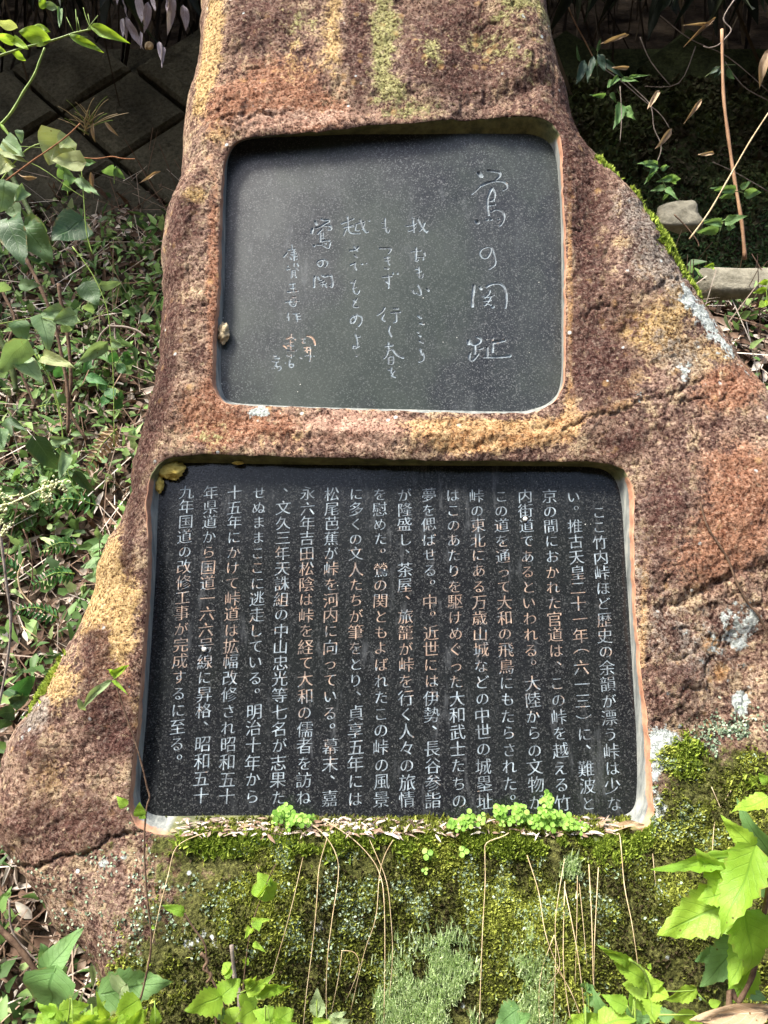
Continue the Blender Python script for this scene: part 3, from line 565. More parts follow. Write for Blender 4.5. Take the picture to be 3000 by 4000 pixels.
for ch in uniq:
    tcv = bpy.data.curves.new('glyph', 'FONT'); tcv.body = ch; tcv.size = 1; tcv.resolution_u = 2
    o = bpy.data.objects.new('glyph', tcv); COL.objects.link(o); tos.append(o)
for o in bpy.context.view_layer.objects: o.select_set(False)
for o in tos: o.select_set(True)
bpy.context.view_layer.objects.active = tos[0]
bpy.ops.object.convert(target='CURVE')
GL = {}; EMB = .007; EMX, EMY = .010, -.004
for ch, o in zip(uniq, tos):
    sps = []
    for sp in o.data.splines:
        bp = sp.bezier_points; n = len(bp); pts = []
        if n:
            for i in range(n):
                a, b = bp[i], bp[(i+1) % n]; p0, p1, p2, p3 = (Vector(x)[:2] for x in (a.co, a.handle_right, b.handle_left, b.co))
                p0, p1, p2, p3 = map(np.array, (p0, p1, p2, p3))
                L3 = np.linalg.norm(p3-p0); straight = np.linalg.norm(p1-p0)+np.linalg.norm(p3-p2)+np.linalg.norm(p2-p1) < L3*1.01+1e-6
                for k in range(1 if straight or L3 < .02 else 3):
                    t = k/3; pts.append((1-t)**3*p0+3*(1-t)**2*t*p1+3*(1-t)*t*t*p2+t**3*p3)
        else: pts = [np.array(p.co[:2]) for p in sp.points]
        if len(pts) >= 3: sps.append(np.array(pts))
    if sps:
        area = lambda q_: .5*np.sum(q_[:, 0]*np.roll(q_[:, 1], -1)-np.roll(q_[:, 0], -1)*q_[:, 1])
        sg = np.sign(max((area(q_) for q_ in sps), key=abs)); nw = []
        for q_ in sps:
            q_ = q_[np.linalg.norm(q_-np.roll(q_, 1, axis=0), axis=1) > 1e-4]
            if len(q_) < 3: continue
            a_ = q_-np.roll(q_, 1, axis=0); b_ = np.roll(q_, -1, axis=0)-q_; a_ /= np.linalg.norm(a_, axis=1)[:, None]; b_ /= np.linalg.norm(b_, axis=1)[:, None]
            t_ = a_+b_; nl = np.linalg.norm(t_, axis=1)[:, None]; t_ = t_/np.maximum(nl, .5); nw.append(q_+sg*np.stack([t_[:, 1]*EMX, -t_[:, 0]*EMY], 1))
        sps = nw
    GL[ch] = sps
for o in tos:
    dta = o.data; bpy.data.objects.remove(o); bpy.data.curves.remove(dta)
def at(px, py): return np.array(S(px, py, SLAB))
c18t, c1t = at(729, 1921), at(2336, 1921+20); c18b, c1b = at(683, 3106), at(2398, 3138)
KANA = lambda ch: '\u3040' <= ch <= '\u30ff'
colsp = []
KNM = {'ここ'}
for ci, tx in enumerate(TXT):
    k = ci/17.0; top = c1t+(c18t-c1t)*k; bot = c1b+(c18b-c1b)*k; L_ = {}
    for ri, ch in enumerate(tx):
        if ch == '　' or ch not in GL or not GL[ch]: continue
        p = top+(bot-top)*(ri/19.0); allp = np.vstack(GL[ch]); size = .0345 if not KANA(ch) else .0305
        size *= 1+.05*(random.random()-.5); an = R(random.uniform(-2.5, 2.5)); ca, sa = math.cos(an), math.sin(an)
        cxy = np.array([.5, .38]) if ch not in '、。' else np.array([.05, -.12])
        if ch in '︵︶': mn, mx = allp.min(0), allp.max(0); cxy = (mn+mx)/2
        jit = np.array([random.uniform(-.001, .001), random.uniform(-.001, .001)])
        for sp in GL[ch]:
            z = (sp-cxy)*size; z[:, 1] += .09*z[:, 0]*(1 if not KANA(ch) else .6)
            L_.setdefault(ri, []).append(np.stack([z[:, 0]*ca-z[:, 1]*sa, z[:, 0]*sa+z[:, 1]*ca], 1)*np.array([1.02, 1])+p+jit)
    colsp.append(L_)
from mathutils.geometry import delaunay_2d_cdt
def cell_mesh(poly, loops):
    # triangulate a cell with the strokes as constraints; returns flat points, face triangles, stroke triangles
    P = [Vector(p) for p in poly]; E_ = [(i, (i+1) % len(poly)) for i in range(len(poly))]
    for lp in loops:
        b = len(P); n = len(lp); P += [Vector(p) for p in lp]; E_ += [(b+i, b+(i+1) % n) for i in range(n)]
    vo, eo, fo, _, _, _ = delaunay_2d_cdt(P, E_, [], 1, 1e-7)
    V = np.array([tuple(v) for v in vo]); Fa = np.array([f for f in fo if len(f) == 3]); c_ = V[Fa].mean(1); wn_ = np.zeros(len(c_))
    for lp in loops:
        A = lp; B = np.roll(lp, -1, axis=0); x, y = c_[:, 0][:, None], c_[:, 1][:, None]
        lft = (B[:, 0]-A[:, 0])*(y-A[:, 1])-(x-A[:, 0])*(B[:, 1]-A[:, 1])
        wn_ += ((A[:, 1] <= y) & (B[:, 1] > y) & (lft > 0)).sum(1)-((A[:, 1] > y) & (B[:, 1] <= y) & (lft < 0)).sum(1)
    ins = np.abs(wn_) > .5; mn, mx = np.min(poly, 0), np.max(poly, 0)
    return V, Fa[~ins], Fa[ins]
lx0, lx1 = loi[:, 0].min()-.012, loi[:, 0].max()+.012; ly0, ly1 = loi[:, 1].min()-.012, loi[:, 1].max()+.012
rect = np.array([(lx0, ly0), (lx1, ly0), (lx1, ly1), (lx0, ly1)])
GD = .0007
ts = c1t+(c18t-c1t)*(np.arange(-1, 18)+.5)[:, None]/17; bs = c1b+(c18b-c1b)*(np.arange(-1, 18)+.5)[:, None]/17
def xat(k, yy):
    if k == 0: return lx1
    if k == 18: return lx0
    a, b_ = ts[k], bs[k]; return a[0]+(b_[0]-a[0])*(yy-a[1])/(b_[1]-a[1])
FP = []; WP = []; COLM = []
for ci in range(18):
    k = ci/17.0; tv = (c1t+(c18t-c1t)*k)[1]; bv_ = (c1b+(c18b-c1b)*k)[1]; ys = [ly1]+[tv+(bv_-tv)*(i+.5)/19 for i in range(19)]+[ly0]; fl = []
    for ri in range(20):
        y1_, y0_ = ys[ri], ys[ri+1]; poly = [(xat(ci+1, y0_), y0_), (xat(ci, y0_), y0_), (xat(ci, y1_), y1_), (xat(ci+1, y1_), y1_)]
        V, FO, FI = cell_mesh(poly, colsp[ci].get(ri, []))
        FP.append((P3(V[:, 0], V[:, 1], SLAB), FO))
        if len(FI):
            fl.append((P3(V[:, 0], V[:, 1], SLAB-GD), FI)); ed = {}
            for t_ in FI.tolist():
                for a, b in ((t_[0], t_[1]), (t_[1], t_[2]), (t_[2], t_[0])):
                    if (b, a) in ed: del ed[(b, a)]
                    else: ed[(a, b)] = 1
            n = len(V); WP.append((np.vstack([P3(V[:, 0], V[:, 1], SLAB), P3(V[:, 0], V[:, 1], SLAB-GD)]), [(a, b, b+n, a+n) for a, b in ed]))
    COLM.append(fl)
def compact(V, Fc):
    us_ = sorted({i for f in Fc for i in f}); m = {a: i for i, a in enumerate(us_)}; return V[us_], [tuple(m[i] for i in f) for f in Fc]
V, Fc = join(FP+WP); b0 = len(V)
V = np.vstack([V, P3(rect[:, 0], rect[:, 1], SLAB), P3(rect[:, 0], rect[:, 1], SLAB-.03), P3(rect[:, 0], rect[:, 1], SLAB-GD-.001)])
Fc += [(b0+7, b0+6, b0+5, b0+4), (b0+8, b0+9, b0+10, b0+11)]+[(b0+i, b0+4+i, b0+4+(i+1) % 4, b0+(i+1) % 4) for i in range(4)]
V, Fc = compact(V, Fc)
lower = obj('granite_plaque', V, Fc, M['granite_low'], root, sm=False); lower['label'] = 'lower black granite plaque with eighteen engraved columns of text'
ou, ov = S(*(np.array([[1500], [2450]])), SLAB)
allc = [(-(a.shape[0] and float(np.prod(np.ptp(np.stack([(a[np.unique(f)]-ORG)@UV_U, (a[np.unique(f)]-ORG)@UV_V], 1), axis=0)))), ci, q_, a, f) for ci, fl in enumerate(COLM) for q_, (a, f) in enumerate(fl)]
allc.sort(key=lambda q_: q_[:3]); rest = []
def orange_(o, V, cis):
    vv = (V-ORG)@UV_V; mid = np.exp(-((vv-ov[0]-.02)/.17)**2); attr(o.data, 'orange', mid*cis)
CI = lambda ci: (.95 if ci not in (0, 13, 14) else .35)*(1 if ci > 1 else .85)
for k, (_, ci, q_, a, f) in enumerate(allc):
    V, Fc = compact(a, f.tolist())
    if k < 262: orange_(obj('carved_character', V, Fc, M['groove'], lower, sm=False), V, CI(ci))
    else: rest.append((V, Fc, np.full(len(V), CI(ci))))
V, Fc = join([(a, f) for a, f, _ in rest]); o = obj('carved_kana', V, Fc, M['groove'], lower, sm=False, kind='stuff'); orange_(o, V, np.concatenate([q_[2] for q_ in rest]))

# ------------------------------------------------------------------ ground, bank, wall, thicket
def zleft(y): return np.interp(y, [-60, -30, -14, -9, -6.5, -1, .9, 1.3, 1.75, 2.3, 2.7, 3.27, 3.6, 3.68, 4.2, 6, 12, 60], [34, 17, 8.6, 4.0, .1, 0, .02, .12, .32, 1.22, 1.88, 2.92, 3.0, 3.72, 4.3, 6.3, 12, 50])
def zright(y): return np.interp(y, [-60, -30, -14, -9, -6.5, -1, .9, 1.3, 1.75, 2.1, 2.35, 2.46, 2.6, 2.97, 3.2, 3.6, 3.68, 4.2, 6, 12, 60], [34, 17, 8.6, 4.0, .1, 0, .02, .12, .45, 1.3, 1.95, 2.12, 2.18, 2.28, 2.32, 2.9, 3.74, 4.4, 6.5, 12, 50])
def ground_z(x, y):
    x = np.asarray(x, float); y = np.asarray(y, float); k = smooth(x, -.2, .8); z = zleft(y)*(1-k)+zright(y)*k
    n = fbm(np.stack([np.ravel(x)*2.2, np.ravel(y)*2.2, 0*np.ravel(x)+1], 1), 4, 91).reshape(x.shape)-.5
    n2 = fbm(np.stack([np.ravel(x)*9, np.ravel(y)*9, 0*np.ravel(x)+5], 1), 3, 92).reshape(x.shape)-.5
    near = smooth(y, .9, 1.6)*(1-smooth(y, 3.0, 3.25)); return z+n*(.10+.14*near)+n2*.05*near
gx = np.r_[np.linspace(-60, -5, 14)[:-1], np.linspace(-5, -2.2, 12)[:-1], np.arange(-2.2, 2.2, .035), np.linspace(2.2, 5, 12), np.linspace(5, 60, 14)[1:]]
gy = np.r_[np.linspace(-60, -7, 16)[:-1], np.linspace(-7, .8, 20)[:-1], np.arange(.8, 3.8, .03), np.linspace(3.8, 8, 20), np.linspace(8, 60, 16)[1:]]
X, Y = np.meshgrid(gx, gy); Z = ground_z(X, Y); V = np.stack([X, Y, Z], -1).reshape(-1, 3)
ix = np.arange(X.size).reshape(X.shape); q = np.stack([ix[:-1, :-1], ix[:-1, 1:], ix[1:, 1:], ix[1:, :-1]], -1).reshape(-1, 4)
obj('ground', V, q, M['soil'], kind='structure')
# retaining wall of diamond-set blocks with recessed joints, on a leaning backing
wb = np.array([0, 2.95, 2.12]); wt = np.array([0, 3.62, 3.76]); wd_ = wt-wb; WL = np.linalg.norm(wd_); wd_ = wd_/WL; wn = np.array([0, -wd_[2], wd_[1]])
wall = thing('retaining_wall', 'dark mossy block retaining wall in the shade behind the boulder', 'wall', (0, 3.0, 2.1))
def wp(a, b, c): return wb+np.array([1., 0, 0])*a+wd_*b+wn*c
bxs = [(-4, 0), (4, 0), (4, WL+.02), (-4, WL+.02)]
V = [wp(a, b, 0) for a, b in bxs]+[wp(a, b, -.12) for a, b in bxs]
obj('backing', V, [(0, 1, 2, 3), (7, 6, 5, 4), (0, 4, 5, 1), (1, 5, 6, 2), (2, 6, 7, 3), (3, 7, 4, 0)], M['wall'], wall, sm=False)
S_ = .42; protos = []
for k in range(3):
    hh = S_/2-.010; V = []; prof = [(hh, 0), (hh, .05), (hh-.02, .066), (hh*.6, .070), (hh*.5, .066), (hh*.2, .068)]
    for (r, z) in prof:
        for (a, b) in ((-1, -1), (1, -1), (1, 1), (-1, 1)):
            for s in (0, 1, 2):                         # three points per side for an uneven edge
                t = s/3; a2, b2 = (a+(-b)*2*t*(1 if True else 0), b+a*2*t); a2, b2 = (a*(1-t)+(-b)*t, b*(1-t)+a*t)
                V.append(((a2*r+random.uniform(-.004, .004)), (b2*r+random.uniform(-.004, .004)), z+random.uniform(-.003, .003)))
    Fq = []
    for r in range(len(prof)-1):
        for i in range(12): Fq.append((r*12+i, r*12+(i+1) % 12, (r+1)*12+(i+1) % 12, (r+1)*12+i))
    Fq.append(tuple(range((len(prof)-1)*12, len(prof)*12)))
    me = mesh_from('wall_block', np.array(V), Fq); me.materials.append(M['wall']); protos.append(me)
e1 = (np.array([1, 0, 0])*1+wd_*.72); e2 = (np.array([-1, 0, 0])*1+wd_*.72)
Mb = Matrix(((.7071, -.7071*1, 0, 0), (0, 0, 0, 0), (0, 0, 0, 0), (0, 0, 0, 1)))
ax = (np.array([1., 0, 0])*.7071+wd_*.7071); ay = (-np.array([1., 0, 0])*.7071+wd_*.7071)
for i in range(-9, 16):
    for j in range(-9, 16):
        cpos = wp(0, .1, 0)+ax*i*S_+ay*j*S_; rel = cpos-wb; a = rel[0]; b = rel@wd_
        if abs(a) < 2.0 and abs(a) > .15 and -.0 < b < WL-.12:
            o = link('wall_block', random.choice(protos), None, wall)
            m = Matrix(((ax[0], ay[0], wn[0], 0), (ax[1], ay[1], wn[1], 0), (ax[2], ay[2], wn[2], 0), (0, 0, 0, 1))); m.translation = Vector(cpos-woff(wall)+wn*random.uniform(-.008, .004)); o.matrix_basis = m
cap = [(-4, WL+.02), (4, WL+.02)]
# ---- leaf templates
def leaf_template(kind, na=8, nc=4):
    V = []; UVs = []
    for i in range(na+1):
        t = i/na
        if kind == 'ovate': wd = 1.0*math.sin(math.pi*min(t**.62, 1))**.85*(1-.25*t) if 0 < t < 1 else 0.0
        elif kind == 'heart': wd = (min(t*9, 1)**.5)*(1-t)**.62*1.12*(1+.25*math.sin(t*3.1)) if t > 0 else .0
        elif kind == 'lance': wd = math.sin(math.pi*t**.8)**.9 if 0 < t < 1 else 0.0
        elif kind == 'round': wd = math.sqrt(max(1-(2*t-1)**2, 0))
        else: wd = math.sin(math.pi*t)
        for j in range(nc+1):
            s = j/nc*2-1; ser = 0
            if kind == 'ovate' and abs(s) == 1 and 0 < i < na: ser = .10*(1 if i % 2 else -1)
            wx = s*.5*(wd+ser*wd); back = -.10*abs(s)*(1-t)*(1 if kind == 'heart' and i == 0 else 0)
            y = t-(.16*abs(s)**1.5*max(0, 1-t*5) if kind == 'heart' else 0)
            V.append((wx, y, .22*abs(s)**1.4*.35*wd-.16*t*t+.02*math.sin(t*9+s*2))); UVs.append((s*.5+.5, t))
    Fc = []
    for i in range(na):
        for j in range(nc):
            a = i*(nc+1)+j; Fc.append((a, a+1, a+nc+2, a+nc+1))
    return np.array(V), np.array(Fc), np.array(UVs)
TPL = {k: leaf_template(k, 16 if k == 'ovate' else 10, 4) for k in ('ovate', 'heart', 'lance', 'round')}
TPLS = {k: leaf_template(k, 4, 2) for k in ('ovate', 'heart', 'lance', 'round')}
LM = {}
def leafme(kind, mat, var):
    key = (kind, mat, var)
    if key not in LM:
        V, Fc, U = TPL[kind]; rs = np.random.default_rng(hash(kind) % 100+var*7); V = V.copy()
        bend = [.0, .25, -.15, .4][var % 4]; tw = [.0, .5, -.4, .2][var % 4]
        V[:, 2] += -bend*V[:, 1]**2+.035*np.sin(V[:, 1]*7+var)+.03*np.sin(V[:, 0]*13+V[:, 1]*9+var)+.02*np.abs(np.sin(V[:, 1]*25))*np.abs(V[:, 0])*2
        x, z = V[:, 0].copy(), V[:, 2].copy(); a = tw*V[:, 1]; V[:, 0] = x*np.cos(a)-z*np.sin(a)*.5; V[:, 2] = z*np.cos(a)+x*np.sin(a)*.4
        LM[key] = mesh_from('leaf', V, Fc, U, True); LM[key].materials.append(M[mat])
    return LM[key]
def add_leaf(par, base, tip, width, kind, mat, roll=None, var=None, face=None):
    base = np.asarray(base, float); tip = np.asarray(tip, float); y = tip-base; Ln = np.linalg.norm(y); y = y/Ln
    f = (CAM-base) if face is None else np.asarray(face, float); z = f-y*(f@y); z /= np.linalg.norm(z)+1e-9
    x = np.cross(y, z); r = R(roll if roll is not None else random.uniform(-30, 30)); x, z = x*math.cos(r)+z*math.sin(r), z*math.cos(r)-x*math.sin(r)
    o = link('leaf', leafme(kind, mat, random.randrange(4) if var is None else var), None, par)
    m = Matrix(((x[0]*width, y[0]*Ln, z[0]*Ln, 0), (x[1]*width, y[1]*Ln, z[1]*Ln, 0), (x[2]*width, y[2]*Ln, z[2]*Ln, 0), (0, 0, 0, 1))); m.translation = Vector(base-woff(par)); o.matrix_basis = m
    return o
def scatter(name, tpl, pos, ydir, nrm, ln, wd, mat, seed=0, tints=None, **kw):
    V, Fc, U = TPLS[tpl] if isinstance(tpl, str) else tpl
    n = len(pos); y = ydir/np.linalg.norm(ydir, axis=1)[:, None]; z = nrm-y*(nrm*y).sum(1)[:, None]; z /= np.linalg.norm(z, axis=1)[:, None]+1e-9; x = np.cross(y, z)
    P = pos[:, None]+V[None, :, 0, None]*x[:, None]*wd[:, None, None]+V[None, :, 1, None]*y[:, None]*ln[:, None, None]+V[None, :, 2, None]*z[:, None]*ln[:, None, None]
    Fa = (Fc[None]+(np.arange(n)*len(V))[:, None, None]).reshape(-1, Fc.shape[1])
    o = obj(name, P.reshape(-1, 3), Fa, mat, **kw); t = RNG.random(n) if tints is None else tints
    attr(o.data, 'tint', np.repeat(t, len(V))); return o
def rdir(n, up=0.0, s=1.0):
    v = RNG.normal(size=(n, 3))*s; v[:, 2] += up; return v
def gn(x, y):                                    # ground normal
    e = .03; zx = (ground_z(x+e, y)-ground_z(x-e, y))/(2*e); zy = (ground_z(x, y+e)-ground_z(x, y-e))/(2*e)
    n = np.stack([-zx, -zy, np.ones(len(x))], 1); return n/np.linalg.norm(n, axis=1)[:, None]
def on_ground(n, x0, x1, y0, y1):
    x = RNG.uniform(x0, x1, n); y = RNG.uniform(y0, y1, n); return x, y, np.stack([x, y, ground_z(x, y)+.006], 1), gn(x, y)
TUFTW = (np.array([(-.5, 0, 0), (.5, 0, 0), (.4, 1, .1), (-.4, .9, -.1)]), np.array([(0, 1, 2), (0, 2, 3)]), None)
M['wallmoss'] = tintmat('wall_moss', [(0, (.06, .048, .03)), (.4, (.055, .06, .022)), (.75, (.08, .12, .03)), (1, (.18, .2, .11))])
# leaf litter
x, y, p, nn = on_ground(30000, -1.9, 1.9, 1.1, 3.25); t = RNG.normal(size=p.shape); t -= nn*(t*nn).sum(1)[:, None]
keep = ~((np.abs(x-.05) < .45) & (y > 1.6) & (y < 2.2)); lap = RNG.uniform(0, .02, len(p))
scatter('leaf_litter', 'lance', (p+nn*lap[:, None])[keep], (t+nn*.4*RNG.normal(size=(len(p), 1)))[keep], (nn+.8*RNG.normal(size=p.shape))[keep], RNG.uniform(.03, .10, keep.sum()), RNG.uniform(.010, .028, keep.sum()), M['litter'], kind='stuff', label='brown and grey dead leaves lying on the bank')
# fine twigs in the litter
TW = (np.array([(-.5, 0, 0), (.5, 0, 0), (.4, 1, .1), (-.4, 1, .1), (0, .5, .06)]), np.array([(0, 1, 4), (1, 2, 4), (2, 3, 4), (3, 0, 4)]), None)
x, y, p, nn = on_ground(4500, -1.9, 1.9, 1.2, 3.3); t = RNG.normal(size=p.shape); t -= nn*(t*nn).sum(1)[:, None]; t += nn*np.abs(RNG.normal(size=(len(p), 1)))*.6
tw = scatter('twig_litter', TW, p+nn*.015, t, nn+.3*RNG.normal(size=p.shape), RNG.uniform(.06, .3, len(p)), np.full(len(p), .0035), M['litter'], kind='stuff', label='thin dead twigs tangled over the bank', tints=RNG.uniform(.3, 1, len(p)))
# low green cover, denser left beside the stone
x, y, p, nn = on_ground(26000, -1.9, 1.9, 1.2, 3.2)
dens = np.exp(-((x+.95)/.3)**2-((y-2.85)/.2)**2)*1.4+.07+.5*np.exp(-((x+.9)/.3)**2-((y-1.55)/.2)**2)+.35*np.exp(-((x-1.3)/.4)**2-((y-2.2)/.3)**2)+.12*(x < -1.1)
keep = RNG.random(len(x)) < dens
scatter('ground_cover', 'round', (p+nn*RNG.uniform(.01, .07, (len(p), 1)))[keep], rdir(keep.sum(), .3), nn[keep]+.5*RNG.normal(size=(keep.sum(), 3)), RNG.uniform(.012, .035, keep.sum()), RNG.uniform(.010, .026, keep.sum()), M['cover'], kind='stuff', label='small bright green ground cover growing on the bank', tints=np.clip(RNG.normal(.6, .25, keep.sum()), 0, 1))
# pointed weeds on the bank
x, y, p, nn = on_ground(13000, -2.0, 1.9, 1.35, 3.1); keep = RNG.random(len(x)) < (.55*(x < -.6)+.2*(x > .9)+.25*np.exp(-((x+1.3)/.4)**2))
scatter('weeds', 'ovate', (p+nn*RNG.uniform(.02, .16, (len(p), 1)))[keep], rdir(keep.sum(), .1), np.array([0, -.6, .8])+.5*RNG.normal(size=(keep.sum(), 3)), RNG.uniform(.03, .08, keep.sum()), RNG.uniform(.014, .036, keep.sum()), M['cover'], kind='stuff', label='mixed green weeds rising from the leaf litter', tints=RNG.uniform(.1, 1, keep.sum()))
# creeping plants and moss on the shaded wall
n = 26000; a = RNG.uniform(.3, 1.9, n); b = RNG.uniform(0, 1.1, n)**1.3; k = RNG.random(n) < np.exp(-((b-.3)/.45)**2)*.8; a, b = a[k], b[k]
p = wb+np.array([1., 0, 0])*a[:, None]+wd_*b[:, None]+wn*(.065+RNG.uniform(0, .03, len(a)))[:, None]
scatter('wall_creepers', 'lance', p, rdir(len(a)), wn+.5*RNG.normal(size=(len(a), 3)), RNG.uniform(.010, .028, len(a)), RNG.uniform(.004, .009, len(a)), M['cover'], kind='stuff', label='tiny green creeping plants clinging to the dark wall', tints=RNG.uniform(0, .55, len(a))**1.3)
n = 30000; a = RNG.uniform(.25, 1.95, n); b = RNG.uniform(0, 1.5, n); p = wb+np.array([1., 0, 0])*a[:, None]+wd_*b[:, None]+wn*(.05+RNG.uniform(0, .025, n))[:, None]
scatter('wall_moss', TUFTW, p, rdir(n), wn+.7*RNG.normal(size=(n, 3)), RNG.uniform(.012, .03, n), RNG.uniform(.008, .02, n), M['wallmoss'], kind='stuff', label='dark moss and dirt covering the right part of the retaining wall', tints=np.clip(fb2(a, b, 6, 4, 15)*1.6-.5+RNG.normal(0, .12, n), 0, 1))
# thicket above the wall: hanging culms, and an unseen canopy added to block skylight
n = 900; x = RNG.uniform(-3.2, 3.2, n); y = RNG.uniform(3.55, 5.2, n); p = np.stack([x, y, ground_z(x, y)-.05], 1)
scatter('dry_culms', TW, p, np.stack([RNG.normal(0, .22, n), RNG.normal(-.12, .15, n), np.ones(n)], 1), rdir(n), RNG.uniform(.5, 2.2, n), RNG.uniform(.006, .02, n), M['culm'], kind='stuff', label='crowded dry bamboo grass stems above the wall')
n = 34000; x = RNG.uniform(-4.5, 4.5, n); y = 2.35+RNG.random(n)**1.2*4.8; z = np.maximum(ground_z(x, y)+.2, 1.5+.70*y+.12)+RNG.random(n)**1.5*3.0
scatter('bamboo_shade_canopy', 'lance', np.stack([x, y, z], 1), np.stack([RNG.normal(0, .5, n), RNG.normal(-.4, .5, n), RNG.normal(-.7, .4, n)], 1), rdir(n), RNG.uniform(.12, .3, n), RNG.uniform(.03, .06, n), M['thicket'], kind='stuff', label='dense dark bamboo canopy added out of view above the wall to shade it', tints=RNG.random(n)**1.5)
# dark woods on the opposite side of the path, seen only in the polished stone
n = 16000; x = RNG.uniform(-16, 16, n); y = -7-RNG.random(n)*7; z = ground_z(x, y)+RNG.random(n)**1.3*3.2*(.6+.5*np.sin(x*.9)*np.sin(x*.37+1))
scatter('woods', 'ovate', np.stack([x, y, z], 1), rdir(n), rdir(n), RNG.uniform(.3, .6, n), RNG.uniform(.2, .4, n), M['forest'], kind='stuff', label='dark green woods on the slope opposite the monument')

# ------------------------------------------------------------------ moss, lichen and small plants on the stone
BN = np.zeros(len(body.data.vertices)*3, np.float32); body.data.vertices.foreach_get('normal', BN) if hasattr(body.data.vertices[0], 'normal') else None; BN = BN.reshape(-1, 3)
def on_stone(n, prob, sel=None):
    p = np.clip(prob, 0, None).copy(); p[len(bu):] = 0; p /= p.sum(); i = RNG.choice(len(p), n, p=p)
    return BV[i]+RNG.normal(size=(n, 3))*.0012, BN[i].astype(float), i
jitv = np.r_[fb2(bu, bv, 30, 4, 77), np.zeros(len(SV))]; jitc = np.r_[fb2(bu, bv, 9, 3, 78), np.zeros(len(SV))]
fine = np.r_[np.full(len(bu), 1.), np.zeros(len(SV))]
mm = np.clip(ATT['moss']+(jitv-.5)*2.2+(jitc-.5)*1.9-.42, 0, 1)*fine*(ATT['moss'] > .12)
TUFT = (np.array([(-.5, 0, 0), (.5, 0, 0), (.1, 1, .1), (0, -.1, -.5), (0, -.1, .5), (-.3, .9, -.2)]), np.array([(0, 1, 2), (3, 4, 5)]), None)
p, nn, ii = on_stone(70000, mm)
up = np.array([0, 0, 1.]); tn = np.clip(.50+(jitv[ii]-.5)*1.6+(jitc[ii]-.5)*1.8+RNG.normal(0, .2, len(p))+.30*np.exp(-((BXY[1][ii]-1815)/22)**2), 0, 1)
scatter('moss', TUFT, p-nn*.002, nn*.8+up*.35+.55*RNG.normal(size=p.shape), rdir(len(p)), RNG.uniform(.004, .011, len(p)), RNG.uniform(.002, .0045, len(p)), M['moss'], kind='stuff', label='olive green moss covering the foot of the boulder', tints=tn)
lip = np.exp(-((BY-1818-8*np.sin(BX*.03))/22)**2)*smooth(BX, 360, 460)*(1-smooth(BX, 1385, 1420)); lip = np.r_[lip*(.4+smooth(BX, 850, 1100)), np.zeros(len(SV))]*(jitv > .42)
p, nn, ii = on_stone(9000, lip)
scatter('moss_fringe', TUFT, p, nn*.4+up*.8+.5*RNG.normal(size=p.shape), rdir(len(p)), RNG.uniform(.006, .014, len(p)), RNG.uniform(.0025, .005, len(p)), M['mossbright'], kind='stuff', label='bright yellow-green moss along the sill below the lower plaque')
rid = blob(BXY[0], BXY[1], [(1322, 305, 10, 14, 40, 1), (1335, 325, 14, 8, 45, 1), (1388, 392, 12, 8, 40, .9), (1435, 455, 12, 22, -40, 1), (1458, 500, 16, 20, -40, 1), (1500, 545, 14, 24, -40, 1), (1522, 580, 10, 24, -40, 1), (1400, 400, 6, 6, 0, .5), (1490, 1640, 26, 28, 0, .9), (60, 1480, 14, 40, 35, .8), (1640, 1700, 30, 20, 0, .2)])*fine
p, nn, ii = on_stone(4200, rid)
scatter('moss_cushions', TUFT, p, nn*.6+up*.6+.5*RNG.normal(size=p.shape), rdir(len(p)), RNG.uniform(.006, .014, len(p)), RNG.uniform(.0025, .005, len(p)), M['mossbright'], kind='stuff', label='yellow-green moss tufts dotted along the edge of the boulder')
pale = (blob(BXY[0], BXY[1], [(600, 1815, 60, 22, 0, .9), (650, 1850, 40, 30, 0, .7), (1440, 1760, 50, 40, 0, .8), (1260, 1900, 45, 40, 0, .5), (1100, 1850, 60, 40, 0, .3), (1470, 1660, 60, 30, 0, .4), (900, 1970, 500, 130, 0, .25), (1600, 1600, 60, 40, 0, .5), (500, 2050, 60, 30, 0, .4)])+.6*(jitv-.62)*(ATT['moss'] > .5))*fine*(jitv > .5)
p, nn, ii = on_stone(12000, pale)
scatter('scale_lichen', 'round', p, rdir(len(p)), nn+.6*RNG.normal(size=p.shape), RNG.uniform(.003, .007, len(p)), RNG.uniform(.003, .007, len(p)), M['mosspale'], kind='stuff', label='pale grey-green lichen scales among the moss')
cl = blob(BXY[0], BXY[1], [(925, 2110, 55, 60, 0, 1), (900, 2185, 70, 40, 0, 1), (972, 2045, 22, 45, 0, .8), (1135, 2130, 32, 80, 0, .9), (1120, 2190, 50, 40, 0, .9), (810, 2182, 34, 30, 0, .9), (1228, 1880, 22, 30, 0, .8), (1000, 2140, 25, 60, 0, .6)])*fine*np.clip((jitv-.38)*4, 0, 1)
p, nn, ii = on_stone(5200, cl)
STR = (np.array([(-.5, 0, 0), (.5, 0, 0), (.35, .6, .02), (-.35, .6, .02), (0, 1, .05), (0, .3, .4), (.9, .75, .1)]), np.array([(0, 1, 2), (0, 2, 3), (3, 2, 4), (0, 1, 5), (2, 6, 3)]), None)
scatter('branching_lichen', STR, p+nn*.004, nn*.5+up*1.2+.3*RNG.normal(size=p.shape), nn+.6*RNG.normal(size=p.shape), RNG.uniform(.010, .026, len(p)), RNG.uniform(.0015, .003, len(p)), M['cladonia'], kind='stuff', label='pale mint green branching lichen growing up the mossy face')

